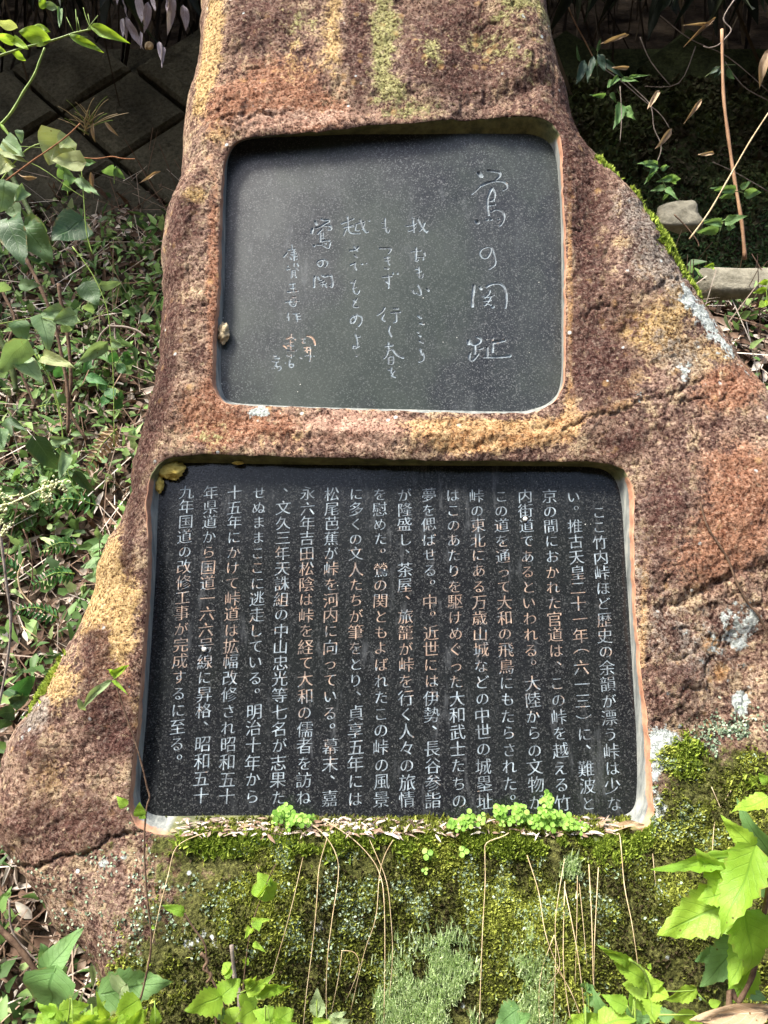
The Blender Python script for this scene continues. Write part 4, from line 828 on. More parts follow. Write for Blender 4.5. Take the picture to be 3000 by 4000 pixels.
# ------------------------------------------------------------------ individual plants
def cv(ox, oy): return lambda x, y: (ox+x*.60277, oy+y*.60277)
BL, BC, BR, TL, TR, ML, LL, MR = cv(0, 3000), cv(1000, 3000), cv(2000, 3000), cv(0, 0), cv(2000, 0), cv(0, 1000), cv(0, 2000), cv(2000, 1000)
def stempts(c, txt, d0, d1=None):
    P = [tuple(float(a) for a in q.split(',')) for q in txt.split()]; d1 = d0 if d1 is None else d1
    return [W(*c(*p), d0+(d1-d0)*i/max(len(P)-1, 1)) for i, p in enumerate(P)]
def plant(name, label, cat, c, stems, leaves, d, smat, lmat, kind='ovate', group=None, ext=0):
    S0 = stempts(c, stems[0][0], d, stems[0][2] if len(stems[0]) > 2 else d); loc = S0[0].copy(); zg = float(ground_z(np.array([loc[0]]), np.array([loc[1]]))[0])
    if ext and loc[2] > zg: S0 = [np.array([loc[0]+.02, loc[1]+.04, zg-.02])]+S0; loc = S0[0].copy()
    t = thing(name, label, cat, tuple(loc), group)
    for k, st in enumerate(stems):
        P = S0 if k == 0 else stempts(c, st[0], d, st[2] if len(st) > 2 else d); w_ = st[1]*.60277/F*d/2
        V, Fc = tube(P, w_*1.1, w_*.75); obj('stem', V, Fc, M[smat if len(st) < 4 else st[3]], t)
    for lf in leaves:
        x0, y0, x1, y1, wd = lf[:5]; dd = lf[5] if len(lf) > 5 else 0; m = lf[6] if len(lf) > 6 and lf[6] else lmat; kd = lf[7] if len(lf) > 7 else kind
        dl = d+dd; b = W(*c(x0, y0), dl); e = W(*c(x1, y1), dl-random.uniform(-.02, .04)*(d/1.2)); add_leaf(t, b, e, wd*.60277/F*dl*1.2, kd, m, random.uniform(-30, 30))
    return t
# bottom right nettle
plant('nettle_plant', 'tall bright lime green serrated plant with brown stem in front of the moss', 'plant', BR, [("1400,1659 1470,1520 1560,1340 1600,1100 1650,850 1665,600", 36, 1.10), ("1430,800 1500,830 1620,900", 9)],
 [(1659, 200, 1420, 285, 110, -.03), (1560, 505, 1385, 365, 120), (1680, 560, 1500, 385, 150, .03, 'nettledull'), (1520, 560, 905, 662, 95, .0), (1440, 790, 1205, 560, 175), (1430, 800, 1200, 850, 150, -.02), (1440, 850, 962, 1075, 270, .01), (1590, 500, 1350, 1090, 250, -.04), (1500, 920, 1680, 1420, 300, -.05), (1490, 1110, 1240, 1440, 200, .02, 'nettledull'), (1570, 1280, 1385, 1525, 170, .01), (1680, 640, 1520, 870, 180, .04, 'nettledull'), (1360, 1180, 1195, 1265, 120, .05, 'nettledull'), (1540, 1100, 1380, 1420, 150, .0), (1660, 100, 1600, 40, 60), (1650, 1000, 1720, 1200, 160, .02), (1520, 1440, 1659, 1490, 90, .05, 'nettledull'), (1400, 560, 1480, 760, 120, .03)], 1.16, 'stem', 'nettle', ext=1)
plant('nettle_plant', 'short bright green serrated plant left of the dry curled leaf at the bottom edge', 'plant', BR, [("905,1680 895,1560 890,1420 850,1310 760,1240", 22, 1.08)],
 [(760, 1250, 612, 1212, 70), (850, 1370, 675, 1262, 115), (880, 1440, 715, 1400, 120), (890, 1410, 872, 1280, 60), (900, 1440, 1008, 1475, 115), (890, 1410, 985, 1390, 70), (895, 1480, 840, 1600, 110), (880, 1300, 905, 1265, 30), (890, 1500, 930, 1640, 110, -.01)], 1.1, 'stemgreen', 'nettle', ext=1)
plant('nettle_plant', 'low clump of rounded serrated leaves with a bare side twig on the lower edge', 'plant', BR, [("800,1700 780,1600 745,1540", 14), ("920,1440 1060,1448 1190,1440", 8), ("950,1600 1180,1600", 12), ("1190,1450 1280,1540", 12)],
 [(745, 1550, 618, 1490, 100), (760, 1550, 880, 1500, 120, .02), (560, 1680, 730, 1580, 180), (350, 1670, 480, 1630, 60), (1215, 1600, 1045, 1670, 130), (1195, 1420, 1000, 1565, 90), (1280, 1540, 1360, 1500, 50), (740, 1600, 860, 1640, 110, .03, 'nettledull'), (620, 1659, 560, 1540, 120, .02, 'nettledull'), (950, 1620, 1060, 1560, 90, .03, 'nettledull')], 1.18, 'stemgreen', 'nettle', ext=1)
plant('weed', 'small weed with tiny round leaves beside the pale branching lichen', 'plant', BR, [("500,1660 490,1500 470,1380", 6)], [(480, 1400, 440, 1430, 40), (490, 1440, 540, 1400, 40), (490, 1480, 450, 1500, 36), (495, 1520, 550, 1490, 44), (495, 1560, 460, 1590, 36)], 1.22, 'stemgreen', 'clover' if False else 'nettledull', 'heart', ext=1)
# bottom left
plant('broadleaf_plant', 'dull green broad-leaved plant with an upright leaf pair in the left corner', 'plant', BL, [("340,1690 335,1500 328,1320", 14)], [(322, 1310, 462, 1065, 130, 0, 'nettledull'), (325, 1310, 262, 1135, 95, .02, 'nettledull'), (345, 1335, 300, 1640, 270, -.02, 'nettledull')], 1.2, 'stemgreen', 'nettledull', 'heart', ext=1)
plant('broadleaf_plant', 'pale broad-leaved plant with one large leaf and one insect-eaten leaf', 'plant', BL, [("660,1690 650,1560 645,1450", 12)], [(640, 1455, 1075, 1420, 235, 0, 'nettledull'), (835, 1390, 630, 1590, 210, -.02, 'eaten'), (650, 1500, 560, 1620, 120, .02, 'eaten')], 1.22, 'stemgreen', 'nettledull', 'ovate', ext=1)
plant('nettle_plant', 'row of bright serrated leaves at the lower left edge', 'plant', BL, [("480,1720 440,1640 375,1590", 12), ("700,1720 690,1650 690,1600", 10)], [(375, 1580, 565, 1545, 110), (400, 1640, 215, 1570, 120), (300, 1690, 240, 1600, 110), (640, 1700, 400, 1640, 170), (690, 1620, 640, 1570, 60), (700, 1690, 900, 1650, 120), (910, 1490, 720, 1640, 160), (830, 1700, 940, 1590, 110), (500, 1720, 620, 1600, 130, .02), (360, 1600, 290, 1520, 70)], 1.08, 'stemgreen', 'nettle', ext=1)
plant('nettle_sprig', 'single small upright bright leaf left of the bottom centre stems', 'plant', BL, [("1012,1720 1010,1650", 8)], [(1010, 1670, 1000, 1545, 70)], 1.1, 'stemgreen', 'nettle', ext=1)
plant('nettle_plant', 'bright broad-leaved plant round the foot of the grey snapped stub', 'plant', BL, [("1440,1720 1440,1600 1430,1480", 14), ("1500,1480 1600,1440", 8)], [(1435, 1470, 1205, 1620, 175), (1430, 1490, 1550, 1370, 140), (1480, 1320, 1450, 1260, 80), (1500, 1350, 1440, 1290, 60), (1430, 1500, 1330, 1659, 150, .01, 'nettledull'), (1560, 1560, 1660, 1500, 140, .02), (1640, 1560, 1560, 1650, 140), (1600, 1400, 1659, 1350, 70), (1480, 1560, 1520, 1680, 120, .03), (1600, 1450, 1700, 1420, 80)], 1.12, 'stemgreen', 'nettle', ext=1)
plant('nettle_plant', 'bright leaves beside a ragged upright leaf at the bottom centre', 'plant', BC, [("400,1720 400,1600", 9), ("20,1600 60,1570", 8)], [(402, 1610, 395, 1425, 95, 0, 'eaten'), (0, 1450, 230, 1408, 95), (30, 1600, 250, 1640, 110), (370, 1640, 480, 1659, 60), (450, 1680, 620, 1630, 80, 0, 'eaten'), (470, 1640, 590, 1580, 50, 0, 'eaten'), (100, 1700, 0, 1600, 90), (0, 990, 22, 1060, 60)], 1.12, 'stemgreen', 'nettle', ext=1)
plant('nettle_plant', 'wide bluish green leaf plant at the bottom edge right of the lichen patch', 'plant', BC, [("1660,1740 1640,1690", 14)], [(1700, 1560, 1545, 1690, 150, 0, 'nettledull'), (1720, 1600, 1620, 1720, 120, 0, 'nettledull'), (1690, 1650, 1760, 1600, 90)], 1.1, 'stemgreen', 'nettledull', ext=1)
plant('seedling', 'tall thin brown seedling stem crossing the left plaque edge with a drooping pale leaf', 'plant', BL, [("830,1700 870,1580 915,1480 950,1330 975,1200 980,1050 960,900 940,650 935,450 950,260 970,190 955,130 925,0 880,-160 820,-330 770,-480 735,-575", 14, 1.22)], [(735, -600, 808, -655, 50), (735, -610, 695, -640, 34), (728, -570, 500, -420, 46, 0, 'eaten', 'lance'), (740, -560, 790, -520, 24), (510, -450, 540, -350, 34, 0, 'eaten', 'lance'), (815, 250, 770, 195, 60), (910, 310, 895, 245, 70), (940, 300, 900, 330, 40), (985, 1030, 1010, 1035, 24), (960, 1270, 985, 1290, 24)], 1.22, 'stem', 'nettle', ext=1)
plant('withered_stalk', 'bent withered brown stalk with one green tip leaf', 'plant', BL, [("1400,1690 1440,1600 1450,1510 1400,1420 1340,1290 1330,1150 1250,1030 1190,935", 16, 1.2), ("1300,1200 1345,1250 1320,1300 1370,1340 1340,1390", 22)], [(1195, 945, 1058, 885, 62, 0, 'nettle')], 1.2, 'stem', 'nettle', ext=1)
plant('wiry_weed', 'wiry weed with tiny heart leaves beside the grey snapped stub', 'plant', BL, [("1560,1700 1575,1430 1600,1200 1625,1050 1660,930 1740,720 1790,620", 8, 1.25)], [(1600, 1240, 1580, 1290, 36), (1620, 1050, 1650, 1070, 34), (1640, 1000, 1690, 990, 40), (1710, 780, 1600, 790, 80), (1720, 770, 1760, 860, 110), (1735, 740, 1800, 745, 40), (1730, 750, 1660, 700, 80), (1620, 1040, 1600, 1070, 30), (1650, 1140, 1690, 1170, 30)], 1.25, 'stem', 'nettle', 'heart', ext=1)
def single(name, label, cat, c, txt, wpx, d, mat, d1=None, group=None, r1=.8, ext=0):
    P = stempts(c, txt, d, d1)
    if ext:
        zg = float(ground_z(np.array([P[0][0]]), np.array([P[0][1]]))[0]); P = [np.array([P[0][0], P[0][1]+.02, zg-.02])]+P
    r_ = wpx*.60277/F*d/2; V, Fc = tube(P, r_, r_*r1); o = obj(name, V, Fc, M[mat], label=label, category=cat)
    if group: o['group'] = group
    return o
single('snapped_stub', 'grey snapped stem stub standing in the bright leaves at the bottom', 'stub', BL, "1560,1690 1525,1400 1500,1150", 34, 1.2, 'snag', ext=1)
single('fallen_branch', 'thick brown branch leaning diagonally in the lower left corner', 'branch', BL, "-40,1010 60,1100 150,1200 240,1330 300,1450", 42, 1.45, 'stem')
single('dry_twig', 'thin grey twig beside the leaning brown branch', 'twig', BL, "60,860 75,1040 150,1160 330,1340", 14, 1.5, 'snag')
# dry grass stalks hanging over the mossy face
ST = [(BC, "300,320 440,430 520,560 525,700 495,950 470,1200 455,1450 465,1680", 9), (BC, "455,460 420,640 395,900 365,1200 335,1450 300,1680", 8), (BC, "430,340 600,450 740,570 800,690 830,850 840,1200 830,1680", 10), (BC, "700,400 780,580 850,740 870,950 875,1200 850,1500", 7), (BC, "880,470 830,560 800,700 770,960 700,1200 600,1600", 7),
 (BC, "1640,425 1600,440 1500,490 1485,560 1490,750 1475,1100 1440,1680", 10), (BC, "300,580 290,620 230,880 170,1150 60,1500", 6), (BC, "560,1180 530,1350 490,1600", 6), (BC, "550,1175 630,1190 670,1290 590,1500", 6), (BR, "100,560 170,800 220,1050 290,1250 400,1500 480,1690", 8), (BR, "345,580 290,950 280,1200 260,1680", 7), (BR, "330,740 330,1200 350,1450 400,1690", 8),
 (BR, "335,770 380,1000 440,1280 480,1680", 9), (BR, "420,700 420,1000 410,1400", 6), (BR, "500,620 515,1000 520,1300 545,1680", 9), (BR, "560,640 545,1100 530,1400 540,1680", 8), (BR, "680,440 700,460 730,760 780,1000 830,1290", 10), (BR, "1420,150 1330,300 1300,450 1290,760", 9), (BR, "1290,130 1350,250 1410,390", 7),
 (BR, "270,1080 190,1300 170,1500 175,1680", 7), (BR, "270,1080 310,1300 230,1400", 6), (BL, "1400,420 1290,425 1150,520 1090,700 1030,900 990,1100 950,1290", 8), (BR, "910,550 925,760", 5), (BR, "280,1280 380,1450 460,1680", 6), (BR, "440,760 470,1050 480,1300", 5), (BR, "1290,760 1340,1150 1350,1440", 6)]
whereis = ['left half', 'centre', 'centre', 'centre', 'centre', 'right of centre', 'left half', 'lower centre', 'lower centre']
def stone_w(px, py):
    k = int(np.argmin((BX-px*.553)**2+(BY-py*.553)**2)); return float(bh[k])
ORD = 'first second third fourth fifth sixth seventh eighth ninth tenth eleventh twelfth thirteenth'.split()
def _tx(q): x, y = (float(a) for a in q[1].split()[0].split(',')); return q[0](x, y)[0]
ST.sort(key=_tx)
for k, (c, txt, wd) in enumerate(ST):
    P = []
    for q in txt.split():
        x, y = (float(a) for a in q.split(',')); px, py = c(x, y); yy = min(py, 3990)
        wo = stone_w(px, yy)+.012 if not (px*.553 > 330 and py*.553 < 1800) else -.005
        u, v = S(px, py, wo); P.append(P3(u, v, wo))
    V, Fc = tube([q_+RNG.normal(0, .0015, 3) for q_ in P], wd*.60277/F*1.15/2, wd*.60277/F*.6/2, 5); obj('dry_grass_stalk', V, Fc, M['straw'], label=('thin dry grass stalk hanging over the moss, %s from the left' % ORD[k]) if k < 13 else ('thin dry grass stalk hanging over the moss, %s from the right' % ORD[25-k]), category='grass stalk', group='dry grass stalks hanging over the moss')
# things lying on the sill
def sill(px, py, dz=0.0):
    u, v = S(px, py, -.018); return P3(u, v, -.018+dz)
def lying(label, c, x0, y0, x1, y1, wd, mat, kind='lance', dz=.006, roll=None, var=None):
    b = sill(*c(x0, y0), dz); e = sill(*c(x1, y1), dz+.004); t = thing('dead_leaf', label, 'leaf', tuple((b+e)/2)); add_leaf(t, b, e, wd*.60277/F*1.45, kind, mat, 10 if roll is None else roll, var, face=np.array([0, -.5, .85])); return t
lying('pinkish curled dead leaf on the sill left of centre', BC, 450, 400, 520, 340, 60, 'dryleaf', 'ovate')
lying('long pale dead leaf lying in the right corner of the sill', BR, 850, 365, 450, 410, 50, 'straw' if False else 'dryleaf')
lying('narrow straw leaf across the middle of the sill', BC, 1060, 458, 730, 490, 16, 'dryleaf')
lying('second narrow straw leaf just above the first on the sill', BC, 990, 410, 730, 414, 13, 'dryleaf')
lying('curled orange-brown leaf on the sill right of centre', BC, 1180, 410, 1230, 370, 60, 'dryleaf', 'ovate')
lying('grey crumpled leaf scrap at the middle of the sill', BC, 890, 450, 985, 400, 40, 'purpleleaf', 'ovate')
lying('grey crumpled leaf on the right part of the sill', BC, 1350, 430, 1500, 385, 50, 'purpleleaf', 'ovate')
lying('pale brown leaf piece under the clover on the sill', BC, 1500, 420, 1650, 370, 50, 'dryleaf', 'ovate')
lying('yellow dead leaf caught in the moss under the right corner', BR, 520, 430, 545, 530, 45, 'heartpale', 'ovate', .02)
lying('red-brown leaf scrap at the right end of the sill', BR, 550, 380, 600, 335, 40, 'stemred' if False else 'dryleaf', 'lance')
lying('reddish leaf scrap at the left end of the sill', BL, 1330, 400, 1415, 380, 36, 'dryleaf', 'ovate')
lying('small curled leaf ring in the left corner of the sill', BL, 1110, 405, 1150, 395, 34, 'dryleaf', 'ovate')
lying('pale pink leaf scrap beside the left lichen on the sill', BL, 1560, 385, 1640, 350, 40, 'dryleaf', 'ovate')
t = thing('dead_leaf', 'big curled brown dead leaf in the lower right corner', 'leaf', tuple(W(*BR(1420, 1600), 1.15))); add_leaf(t, W(*BR(1690, 1555), 1.15), W(*BR(1195, 1650), 1.12), .030, 'lance', 'dryleaf', 15, 0)
# clover-like plants on the sill
def sillplant(label, c, spots, n, hgt):
    t = thing('creeping_clover', label, 'plant', tuple(sill(*c(*spots[0]), 0))); pos = []; 
    for k in range(n):
        x, y, sx, sy = random.choice(spots_full); 
    return t
def clover(label, c, areas, n):
    P = []; Yd = []; Nn = []; Ln = []
    for k in range(n):
        x, y, sx, sy = areas[random.randrange(len(areas))]; px, py = c(random.gauss(x, sx), random.gauss(y, sy)); wo = random.uniform(-.03, .015); u, v = S(px, py, wo); p0 = P3(u, v, wo)
        a0 = random.uniform(0, 6.28); nr = np.array([random.gauss(0, .3), -1, .7+random.gauss(0, .3)]); nr /= np.linalg.norm(nr)
        e1_ = np.cross(nr, [0, 0, 1.]); e1_ /= np.linalg.norm(e1_); e2_ = np.cross(nr, e1_); s = random.uniform(.0065, .012)
        for j in range(3):
            a = a0+j*2.09; dr = e1_*math.cos(a)+e2_*math.sin(a); P.append(p0+dr*.001); Yd.append(dr); Nn.append(nr); Ln.append(s)
    P, Yd, Nn, Ln = map(np.array, (P, Yd, Nn, Ln)); V, Fc, U = leaf_template('round', 5, 4)
    key = dict(label=label, category='plant'); o = scatter('creeping_clover', (V, Fc, U), P, Yd, Nn, Ln, Ln*.95, M['clover'], **key, tints=np.clip(RNG.normal(.6, .2, len(P)), 0, 1)); return o
clover('bright clump of tiny round clover leaves on the left part of the sill', BC, [(200, 330, 30, 30), (260, 330, 30, 15), (160, 345, 25, 20), (350, 330, 22, 14), (190, 290, 20, 15), (310, 345, 20, 14)], 46)
clover('larger clump of tiny round clover leaves climbing over the lower plaque corner at right', BR, [(230, 210, 14, 34), (230, 290, 36, 20), (60, 330, 40, 24), (150, 345, 50, 22), (300, 330, 34, 20), (380, 370, 34, 14), (40, 275, 18, 12), (460, 390, 24, 10), (250, 370, 60, 16)], 120)
clover('sparse row of tiny round clover leaves on the middle right of the sill', BC, [(1340, 350, 22, 14), (1400, 345, 24, 18), (1470, 330, 22, 22), (1570, 300, 26, 26), (1610, 340, 26, 20), (1280, 370, 20, 8), (1580, 270, 20, 18)], 46)
clover('few clover leaves hanging on the moss below the sill', BC, [(1110, 560, 24, 40), (1350, 560, 18, 30), (900, 690, 24, 60)], 14)
# mud nests
def lump(label, px, py, rx, ry, rz, mat, wo=-.035, seed=0):
    V = []; Fq = []; nA, nB = 30, 20
    for i in range(nB+1):
        th = math.pi*i/nB
        for j in range(nA): ph = 2*math.pi*j/nA; V.append((math.sin(th)*math.cos(ph), math.cos(th), math.sin(th)*math.sin(ph)))
    V = np.array(V); rr = 1+.9*(fbm(V*1.6+seed, 4, 5)-.5)+.8*(fbm(V*5+seed, 3, 6)-.5)
    for i in range(nB):
        for j in range(nA): Fq.append((i*nA+j, i*nA+(j+1) % nA, (i+1)*nA+(j+1) % nA, (i+1)*nA+j))
    u, v = S(px, py, wo); V = V*rr[:, None]; Q = P3(u+V[:, 0]*rx, v+V[:, 1]*ry, wo+V[:, 2]*rz); obj('mud_nest', Q, Fq, M[mat], label=label, category='mud nest')
lump('rough beige mud nest stuck to the left edge of the upper plaque', 872, 1300, .013, .022, .012, 'mud', -.03, 1)
lump('yellow mud lump in the upper left corner of the lower plaque', 655, 1832, .034, .021, .012, 'mudy', -.034, 4)
lump('small drip of yellow mud below the corner lump', 622, 1890, .009, .018, .008, 'mudy', -.034, 9)
lump('thin yellow mud crust under the top edge of the lower plaque', 930, 1808, .012, .004, .006, 'mudy', -.03, 12)
# ------------------------------------------------------------------ left side vegetation
plant('arching_branch', 'yellow-green arching branch with long lit leaves and spiky bracts at the top left', 'branch', TL, [("-60,380 0,360 150,310 330,265 480,215 590,190", 15), ("590,190 560,120 540,50", 6), ("480,215 430,110", 4), ("500,205 490,60", 5), ("560,195 635,100", 5), ("590,190 570,90", 4), ("450,225 570,240", 4), ("520,200 500,110", 4)],
 [(330, 255, 112, 205, 95), (325, 205, 190, 158, 42), (590, 165, 750, 240, 60), (450, 228, 648, 318, 45), (110, 175, -30, 135, 55, 0, 'heartpale'), (100, 265, -20, 235, 50), (70, 330, 172, 388, 46), (90, 265, 155, 290, 44), (40, 330, -40, 310, 40), (290, 30, 385, 50, 44, .1, 'heart'), (385, 50, 390, 150, 26, .1, 'nettledull'), (300, 50, 250, 0, 50, .1)], 1.75, 'stemgreen', 'nettle', 'lance')
plant('green_shoot', 'curving smooth green shoot under the arching branch', 'shoot', TL, [("0,815 80,720 150,600 220,490 255,400 290,310", 17)], [(0, 810, 60, 860, 20, 0, 'nettle', 'lance')], 1.7, 'stemgreen', 'nettle', 'lance')
single('thick_stem', 'thick dark green stem leaning behind the heart-shaped leaves', 'stem', TL, "-60,860 0,960 60,1100 130,1250 210,1410 260,1560", 42, 1.8, 'stemdark')
plant('heart_leaf_vine', 'pale vine with large blotched heart-shaped leaves below the shoot', 'vine', TL, [("0,1180 120,1020 230,940 380,930 470,960 520,1060 540,1250 560,1500 600,1650", 9), ("20,990 250,1080 450,1220 560,1290", 5), ("0,1000 80,950 300,960", 5)],
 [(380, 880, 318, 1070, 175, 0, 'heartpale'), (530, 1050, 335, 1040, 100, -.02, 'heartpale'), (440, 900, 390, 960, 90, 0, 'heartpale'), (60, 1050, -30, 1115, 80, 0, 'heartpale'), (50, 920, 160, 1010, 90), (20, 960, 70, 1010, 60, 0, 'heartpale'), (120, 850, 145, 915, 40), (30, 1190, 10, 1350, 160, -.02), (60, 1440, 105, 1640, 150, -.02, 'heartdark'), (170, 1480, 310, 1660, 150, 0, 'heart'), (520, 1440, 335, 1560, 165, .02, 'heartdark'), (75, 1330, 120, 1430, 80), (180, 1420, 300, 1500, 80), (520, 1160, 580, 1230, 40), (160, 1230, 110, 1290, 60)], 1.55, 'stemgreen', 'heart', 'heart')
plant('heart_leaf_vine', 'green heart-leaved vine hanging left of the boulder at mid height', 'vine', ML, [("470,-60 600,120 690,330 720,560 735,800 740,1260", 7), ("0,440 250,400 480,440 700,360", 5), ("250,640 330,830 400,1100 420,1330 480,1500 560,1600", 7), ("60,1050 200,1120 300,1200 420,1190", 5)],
 [(400, 348, 262, 378, 66), (480, 385, 355, 420, 90), (110, 430, 170, 555, 95, 0, 'heart'), (270, 405, 325, 545, 110), (150, 565, -10, 755, 130, -.02), (290, 655, 425, 690, 70, 0, 'heartpale'), (150, 700, 260, 770, 100), (672, 570, 505, 695, 66), (235, 1195, 345, 1405, 120, -.02, 'heartdark'), (420, 1285, 400, 1430, 60), (500, 1410, 585, 1545, 60, 0, 'heartdark'), (60, 1050, 150, 1128, 40, 0, 'heartdark'), (0, 1120, 20, 1240, 60), (340, 1190, 430, 1210, 50), (20, 180, -20, 260, 80), (570, 320, 600, 380, 50), (740, 560, 810, 580, 50), (400, 460, 470, 480, 50), (560, 190, 640, 320, 110, .06, 'heartdark'), (140, 190, 260, 190, 60, .05), (660, 190, 790, 180, 50, .1), (960, 400, 910, 430, 50, .2)], 1.5, 'stemgreen', 'heart', 'heart')
single('woody_stem', 'dark straight woody stem left of the boulder, the upper of the crossing pair', 'stem', ML, "130,-80 160,0 260,200 350,430 410,700 440,900 440,1150", 26, 1.75, 'stem')
single('woody_stem', 'dark woody stem splitting low down close to the boulder', 'stem', ML, "380,180 400,330 440,520 460,800 450,1000 560,1190", 26, 1.8, 'stem')
plant('thorny_stem', 'purplish thorny stem curving down at the far left', 'stem', ML, [("0,200 30,260 100,420 60,560 120,720 180,860 230,980", 20), ("60,640 20,640", 4), ("100,680 140,660", 4), ("150,800 190,790", 4), ("60,560 20,540", 4)], [(60, 560, 20, 620, 30)], 1.7, 'stem', 'heart')
single('green_shoot', 'thick green stem rising at the left edge of the picture', 'stem', ML, "-30,500 40,620 85,760 105,880", 46, 1.85, 'stemdark')
single('red_twig', 'reddish bare twig crossing the blotched heart leaves', 'twig', TL, "40,1170 200,1050 330,960 430,885 520,800", 11, 1.52, 'stemred')
single('bare_twig', 'thin kinked bare twig in front of the block wall foot', 'twig', TL, "510,1020 630,1028 720,1015 800,1028 875,1030", 8, 2.2, 'stemred')
single('dead_branch', 'pale dead branch poking out beside the boulder above the ferns', 'branch', ML, "700,455 800,460 880,480 950,525", 18, 2.0, 'snag')
single('dead_branch', 'upright pale dead branch among the bright ground cover', 'branch', ML, "600,710 620,600 660,500 740,440 745,520 780,640", 14, 2.0, 'snag')
single('curved_twig', 'long curved pale twig arching towards the lower left flank of the boulder', 'twig', LL, "160,300 120,390 120,450 140,520 220,610 360,725", 11, 1.6, 'straw')
single('grey_stem', 'knobbly grey-brown stem along the lower left edge', 'stem', LL, "-10,60 10,200 40,450 70,700 50,950 0,1220 -40,1400", 20, 1.45, 'snag')
single('bare_twig', 'thin brown twig slanting among the ferns at the left', 'twig', LL, "150,110 200,250 210,420 180,560 240,700 320,805", 9, 1.7, 'stem')
single('bare_twig', 'straight pale twig pointing at the boulder below the ferns', 'twig', LL, "140,740 270,835", 9, 1.65, 'straw')
single('vine_stem', 'long pale vine stem looping down over the dark litter', 'stem', ML, "200,600 310,770 370,930 400,1080 415,1300 480,1360", 9, 1.5, 'stemgreen')
t = thing('flower_spike', 'cream budded flower spike reaching in from the left edge', 'flower', tuple(W(*ML(0, 1600), 1.35)))
P = stempts(ML, "-40,1640 0,1620 100,1590 250,1520 340,1485 425,1450", 1.35); V, Fc = tube(P, .0022, .0012); obj('stem', V, Fc, M['cream'], t)
bl = []
for (x, y, n, s) in [(60, 1600, 14, 26), (300, 1500, 26, 22), (310, 1560, 22, 20), (340, 1470, 14, 16), (420, 1490, 16, 20), (20, 1570, 16, 30), (130, 1560, 5, 10), (290, 1580, 10, 12), (10, 1640, 16, 24), (0, 1720, 16, 30), (40, 1760, 14, 16), (20, 1800, 10, 10)]:
    for k in range(n):
        q = W(*ML(random.gauss(x, s), random.gauss(y, s)), 1.35+random.gauss(0, .006)); r_ = random.uniform(.0022, .0036)
        ov_ = np.array([(1, 0, 0), (-1, 0, 0), (0, 1, 0), (0, -1, 0), (0, 0, 1), (0, 0, -1)])*r_+q; bl.append((ov_, [(0, 2, 4), (2, 1, 4), (1, 3, 4), (3, 0, 4), (2, 0, 5), (1, 2, 5), (3, 1, 5), (0, 3, 5)]))
V, Fc = join(bl); obj('buds', V, Fc, M['cream'], t)
def fern(label, c, x0, y0, x1, y1, npin, wid, d, mat='fern'):
    b = W(*c(x0, y0), d); e = W(*c(x1, y1), d-.04); t = thing('fern', label, 'fern', tuple(b)); midp = (b+e)/2+np.array([0, 0, .015]); V, Fc = tube([b, midp, e], .0018, .0008, 5); obj('stem', V, Fc, M['stemgreen'], t)
    ax_ = e-b; Ln = np.linalg.norm(ax_)
    for k in range(npin):
        s = (k+.6)/npin; p = b*(1-s)**2+2*midp*s*(1-s)+e*s*s; wl = wid*.60277/F*d*(1-.55*s)*(.6+.8*min(s*3, .5))
        for sd in (-1, 1):
            pr = np.cross(ax_/Ln, (CAM-p)/np.linalg.norm(CAM-p)); tip = p+pr*sd*wl+ax_/Ln*wl*.45; add_leaf(t, p, tip, wl*.36, 'lance', mat, random.uniform(-20, 20))
    return t
fern('bright fern frond touching the left flank of the boulder, the upper one', LL, 520, 215, 255, 265, 9, 70, 1.75)
fern('bright fern frond just below the upper frond at the left flank', LL, 485, 400, 215, 480, 11, 75, 1.7)
fern('low fern frond above the dark round leaf at the left', LL, 380, 690, 100, 640, 10, 75, 1.6)
fern('shaded fern frond at the far left, level with the flower spike', LL, 130, 410, -60, 330, 8, 80, 1.65)
fern('fern frond in the dark litter under the hanging dead fern', ML, 640, 1620, 270, 1600, 10, 80, 1.85)
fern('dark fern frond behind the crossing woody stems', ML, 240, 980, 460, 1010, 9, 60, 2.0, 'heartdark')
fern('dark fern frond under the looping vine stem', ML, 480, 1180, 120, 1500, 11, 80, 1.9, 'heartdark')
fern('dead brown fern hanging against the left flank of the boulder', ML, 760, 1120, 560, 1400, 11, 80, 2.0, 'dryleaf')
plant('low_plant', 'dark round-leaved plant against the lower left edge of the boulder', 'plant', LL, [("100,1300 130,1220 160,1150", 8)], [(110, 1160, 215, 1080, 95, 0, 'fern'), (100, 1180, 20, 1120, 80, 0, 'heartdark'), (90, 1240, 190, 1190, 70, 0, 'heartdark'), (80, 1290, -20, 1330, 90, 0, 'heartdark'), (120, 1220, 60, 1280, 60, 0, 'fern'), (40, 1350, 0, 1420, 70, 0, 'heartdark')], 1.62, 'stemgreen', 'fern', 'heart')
plant('low_plant', 'glossy dark-leaved plant behind the mid-height vine', 'plant', ML, [("640,1010 680,900 720,800 760,700 790,640", 7)], [(690, 820, 640, 860, 60), (700, 860, 740, 930, 70), (740, 940, 800, 980, 70), (700, 900, 660, 980, 60), (780, 660, 870, 690, 60), (760, 700, 820, 760, 60), (700, 640, 770, 680, 70), (600, 660, 560, 720, 60), (800, 620, 840, 660, 40), (760, 900, 810, 920, 60), (340, 740, 420, 760, 70), (560, 780, 640, 800, 60)], 2.05, 'stemdark', 'fern', 'lance')
plant('young_plant', 'young three-leaved plant in front of the block wall foot', 'plant', TL, [("740,1190 740,1130 735,1095", 5)], [(735, 1100, 675, 1120, 50), (740, 1100, 765, 1095, 30), (745, 1110, 810, 1150, 40)], 2.5, 'stemgreen', 'clover' if False else 'nettledull', 'heart')
